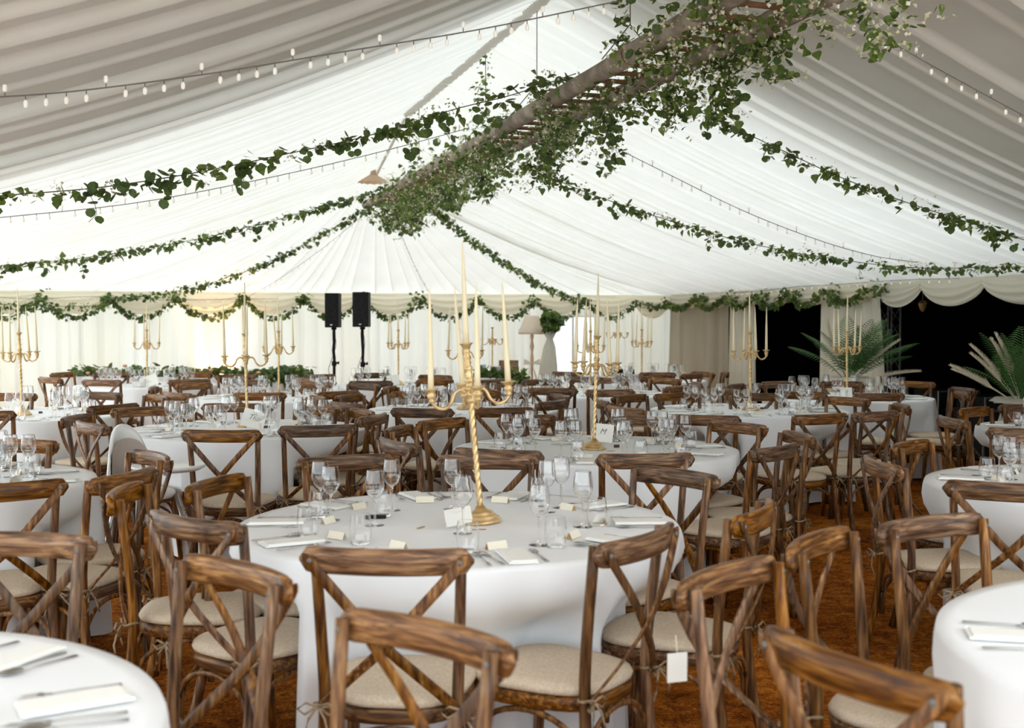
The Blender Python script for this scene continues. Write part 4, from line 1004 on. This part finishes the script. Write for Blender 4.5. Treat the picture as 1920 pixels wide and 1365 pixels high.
def frame(x, y0, y1, wpx, nm, matf):
    p = PZ(x, 703, .79); p = p*((mid.y+.06)/p.y); Y = p.y; h = (y1-y0)*Y/F; wd = wpx*Y/F; o = tag(empty('photo_frame', (p.x, Y, .781)), nm, 'photo frame', 'photo frames'); z = (CH+(HZ-y1)*Y/F)-.781
    z = max(z, .0); h += z*.0
    m = MB(); T = .012
    for s2 in (-1, 1): m.box((s2*(wd/2-T/2), 0, h/2), (T, .015, h)); m.box((0, 0, h/2+s2*(h/2-T/2)), (wd-2*T, .015, T))
    m.build('frame', matf, o, False); m = MB(); m.box((0, .002, h/2), (wd-2*T, .006, h-2*T)); m.build('photograph', M['photo'], o, False)
frame(902, 677, 700, 19, 'dark rimmed photo frame at the left end of the gift table', M['chrome']); frame(929, 680, 700, 21, 'pale photo frame in the middle of the gift table', M['whitecard'])
p = PZ(955, 702, .79); p = p*((mid.y+.08)/p.y); gb = tag(empty('wooden_box', (p.x, p.y, .781), .1), 'small reddish wooden box with open lid on the gift table', 'box')
m = MB(); m.box((0, 0, .07), (.24, .14, .14)); m.build('box_body', M['rung'], gb, False); m = MB(); m.box((0, .09, .17), (.26, .02, .09)); m.build('lid', M['rung'], gb, False)
p = PZ(923, 699, .79); p = p*((mid.y+.02)/p.y); candelabrum((p.x, p.y+.02, .781), .3, 'standing candleless on the gift table', lit=False)
# candelabrum on a black plinth
p = PZ(1160, 704, .78); pl = tag(empty('side_table', (p.x, p.y, 0)), 'small cloth table at the back right of the window with black boxes', 'table')
m = MB(); m.box((0, 0, .39), (.62, .4, .76)); m.build('cloth_cover', M['cloth'], pl, False)
m = MB(); m.box((0, 0, .045), (.15, .15, .09)); o = m.build('plinth', M['blackplastic'], smooth=False, loc=(p.x-.02, p.y, .771)); tag(o, 'larger black box carrying the candleless candelabrum', 'box', 'black boxes')
m = MB(); m.box((0, 0, .045), (.08, .1, .09)); o = m.build('black_box', M['blackplastic'], smooth=False, loc=(p.x+.17, p.y, .771)); tag(o, 'smaller black box right of the candleless candelabrum', 'box', 'black boxes')
candelabrum((p.x-.02, p.y, .862), .2, 'raised on a black box right of window', lit=False)

# ================================================================= RIGHT SIDE: palms, pampas, truss, cases
m = MB()
def frond(L=.75, n=24, droop=.35):
    m = MB(); pts = []
    for i in range(n+1): u = i/n; pts.append(Vector((L*(.08*u+.34*u*u), 0, L*(1.05*u-.25*u*u))))
    m.tube(pts, .004, 4, [1-.7*i/n for i in range(n+1)])
    for i in range(5, n+1):
        u = i/n; t = (pts[i]-pts[i-1]).normalized(); lf = .19*math.sin(PI*min(1, .15+u*.85))+.03
        for s2 in (-1, 1):
            d = (t*.75+Vector((0, s2, -.25))*.75).normalized(); q = pts[i]; side = t*.0055
            e = q+d*lf+Vector((0, 0, -.25*lf)); mm_ = q+d*lf*.5
            m.add([q-side*.4, mm_-side, e, mm_+side, q+side*.4], [(0, 1, 2, 3, 4)])
    return m
fm = frond().mesh('palm_frond', M['palm'], False)
def plume():
    m = MB(); r = random.Random(2); pts = [Vector((.02*u*u*20*.3, 0, .75*u)) for u in [i/10 for i in range(11)]]
    m.tube(pts, .003, 4)
    for i in range(260):
        u = .45+.55*i/260; c = Vector((.12*u*u, 0, .75*u)); a = r.uniform(0, 6.28); ln = .10*(1.12-u)+.035
        d = Vector((math.cos(a)*.35, math.sin(a)*.35, 1)).normalized(); s2 = Vector((-math.sin(a), math.cos(a), 0))*.004
        m.add([c-s2, c+s2, c+d*ln+s2*.3, c+d*ln-s2*.3], [(0, 1, 2, 3)])
    return m
pm = plume().mesh('pampas_plume', M['pampas'], False)
def arrangement(loc, label, fronds, plumes, seed, pot=True, s=1.0):
    r = random.Random(seed); root = tag(empty('palm_arrangement', loc), label, 'plant', 'palm and pampas arrangements')
    m = MB(); m.lathe([(0, 0), (.13, 0), (.17, .30), (.18, .34), (.15, .34), (0, .30)], 18); m.build('pot', M['rust'], root)
    m = MB(); n = 26; vs = []
    for z, rr in ((.0, .2), (.15, .2), (.30, .16), (.36, .12), (.44, .20), (.40, .25)):
        for i in range(n): a = 2*PI*i/n; q = rr*(1+.16*math.sin(a*6)); vs.append((q*math.cos(a), q*math.sin(a), z))
    m.add(vs, [(j*n+i, j*n+(i+1) % n, (j+1)*n+(i+1) % n, (j+1)*n+i) for j in range(5) for i in range(n)]); m.build('tulle_wrap', M['tulle'], root)
    for i in range(fronds):
        o = put('palm_frond', fm, root, (0, 0, .32)); o.rotation_euler = (r.uniform(-.1, .1), r.uniform(-.25, .75)*(i/fronds)**.5, r.uniform(0, 2*PI) if i else PI); q = s*r.uniform(.75, 1.15); o.scale = (q, q, q)
    for i, (rx, rz) in enumerate(plumes):
        o = put('pampas_plume', pm, root, (0, 0, .34)); o.rotation_euler = (0, rx, rz); q = s*.85; o.scale = (q, q, q)
    return root
d1 = 13.0; p = PY(1592, 700, d1)
st = tag(empty('plant_stand', (p.x, p.y, 0)), 'white cloth plinth under the palm arrangement before the pillar drape', 'stand')
m = MB(); m.lathe([(0, 0), (.2, 0), (.17, .44), (0, .44)], 20); m.build('plinth', M['cloth'], st)
arrangement((p.x, p.y, .44), 'palm and pampas arrangement in front of the cream pillar drape', 22, [(.7, .1), (-.5, .2), (1.2, -.2)], 3, s=1.18)
d2 = 9.9; p = PY(1918, 700, d2)
st = tag(empty('plant_stand', (p.x, p.y, 0)), 'plinth holding the palm arrangement at the right edge', 'stand')
m = MB(); m.lathe([(0, 0), (.2, 0), (.17, .40), (0, .40)], 20); m.build('plinth', M['rust'], st)
arrangement((p.x, p.y, .40), 'large palm and cream pampas arrangement cut off by the right edge', 24, [(.9, PI), (.65, PI+.2), (.85, PI-.25), (.35, PI+.3), (.5, PI-.4), (.2, PI)], 5, s=1.05)
# truss tower just inside the dark tent
pt = PT(1668, 640, TR+.5); tr = tag(empty('truss_tower', (pt.x, pt.y, 0), AL), 'upright aluminium lattice truss inside the dark opening beside the pillar drape', 'truss')
cs = [(-.09, -.09), (.09, -.09), (.09, .09), (-.09, .09)]
for a, b in cs:
    m = MB(); m.tube([(a, b, 0.015), (a, b, 2.6)], .013, 8); m.build('chord', M['truss'], tr)
m = MB()
for i in range(12):
    z = .1+i*.2
    for q in range(4):
        a, b = cs[q], cs[(q+1) % 4]
        if i % 2: a, b = b, a
        m.tube([(a[0], a[1], z), (b[0], b[1], z+.2)], .006, 5)
m.build('lattice', M['truss'], tr)['kind'] = 'stuff'
def case(x, y0, y1, dd, wpx, lab):
    zt = CH+(HZ-y0)*dd/F; p = PY(x, 700, dd); wd = wpx/F*dd; o = tag(empty('flight_case', (p.x, p.y, 0.012), AL), lab, 'case', 'flight cases in the dark tent')
    h = zt-.012; m = MB(); m.box((0, 0, h/2), (wd, .5, h)); m.build('body', M['blackplastic'], o, False)
    m = MB()
    for z in (.01, h*.6, h-.01): m.box((0, -.255, z), (wd+.012, .012, .02))
    for sx in (-1, 1): m.box((sx*wd/2, -.255, h/2), (.02, .012, h))
    m.build('edge_strip', M['chrome'], o, False)
    m = MB(); m.box((0, -.262, h*.45), (.12, .01, .08)); m.build('latch', M['chrome'], o, False)
case(1775, 730, 800, 15.0, 90, 'long low black case in the dark opening behind the chairs')
case(1850, 742, 800, 13.6, 70, 'black equipment case with metal edges near the right palm')
case(1835, 766, 800, 12.6, 46, 'nearest small black case standing behind the right chairs')
# glitter ball lamp
pb = PT(1730, 570, TR+1.5)
m = MB(); m.lathe([(0, .05), (.04, .045), (.06, .01), (.045, -.05), (.02, -.1), (0, -.105)], 10); m.tube([(0, 0, .05), (0, 0, 2.88-pb.z)], .004, 4)
tag(m.build('hanging_mirror_lamp', M['gold'], smooth=False, loc=pb), 'small faceted brass lamp hanging in the wide dark opening', 'lamp')

dup = [k for k, v in LABELS.items() if v > 1]
print('DUPLICATE LABELS', len(dup), dup[:12]); print('LONG', [k for k in LABELS if len(k.split()) > 16][:10]); print('OBJECTS', len(bpy.data.objects), 'TRIS', sum(len(o.data.polygons) for o in bpy.data.objects if o.type == 'MESH'))
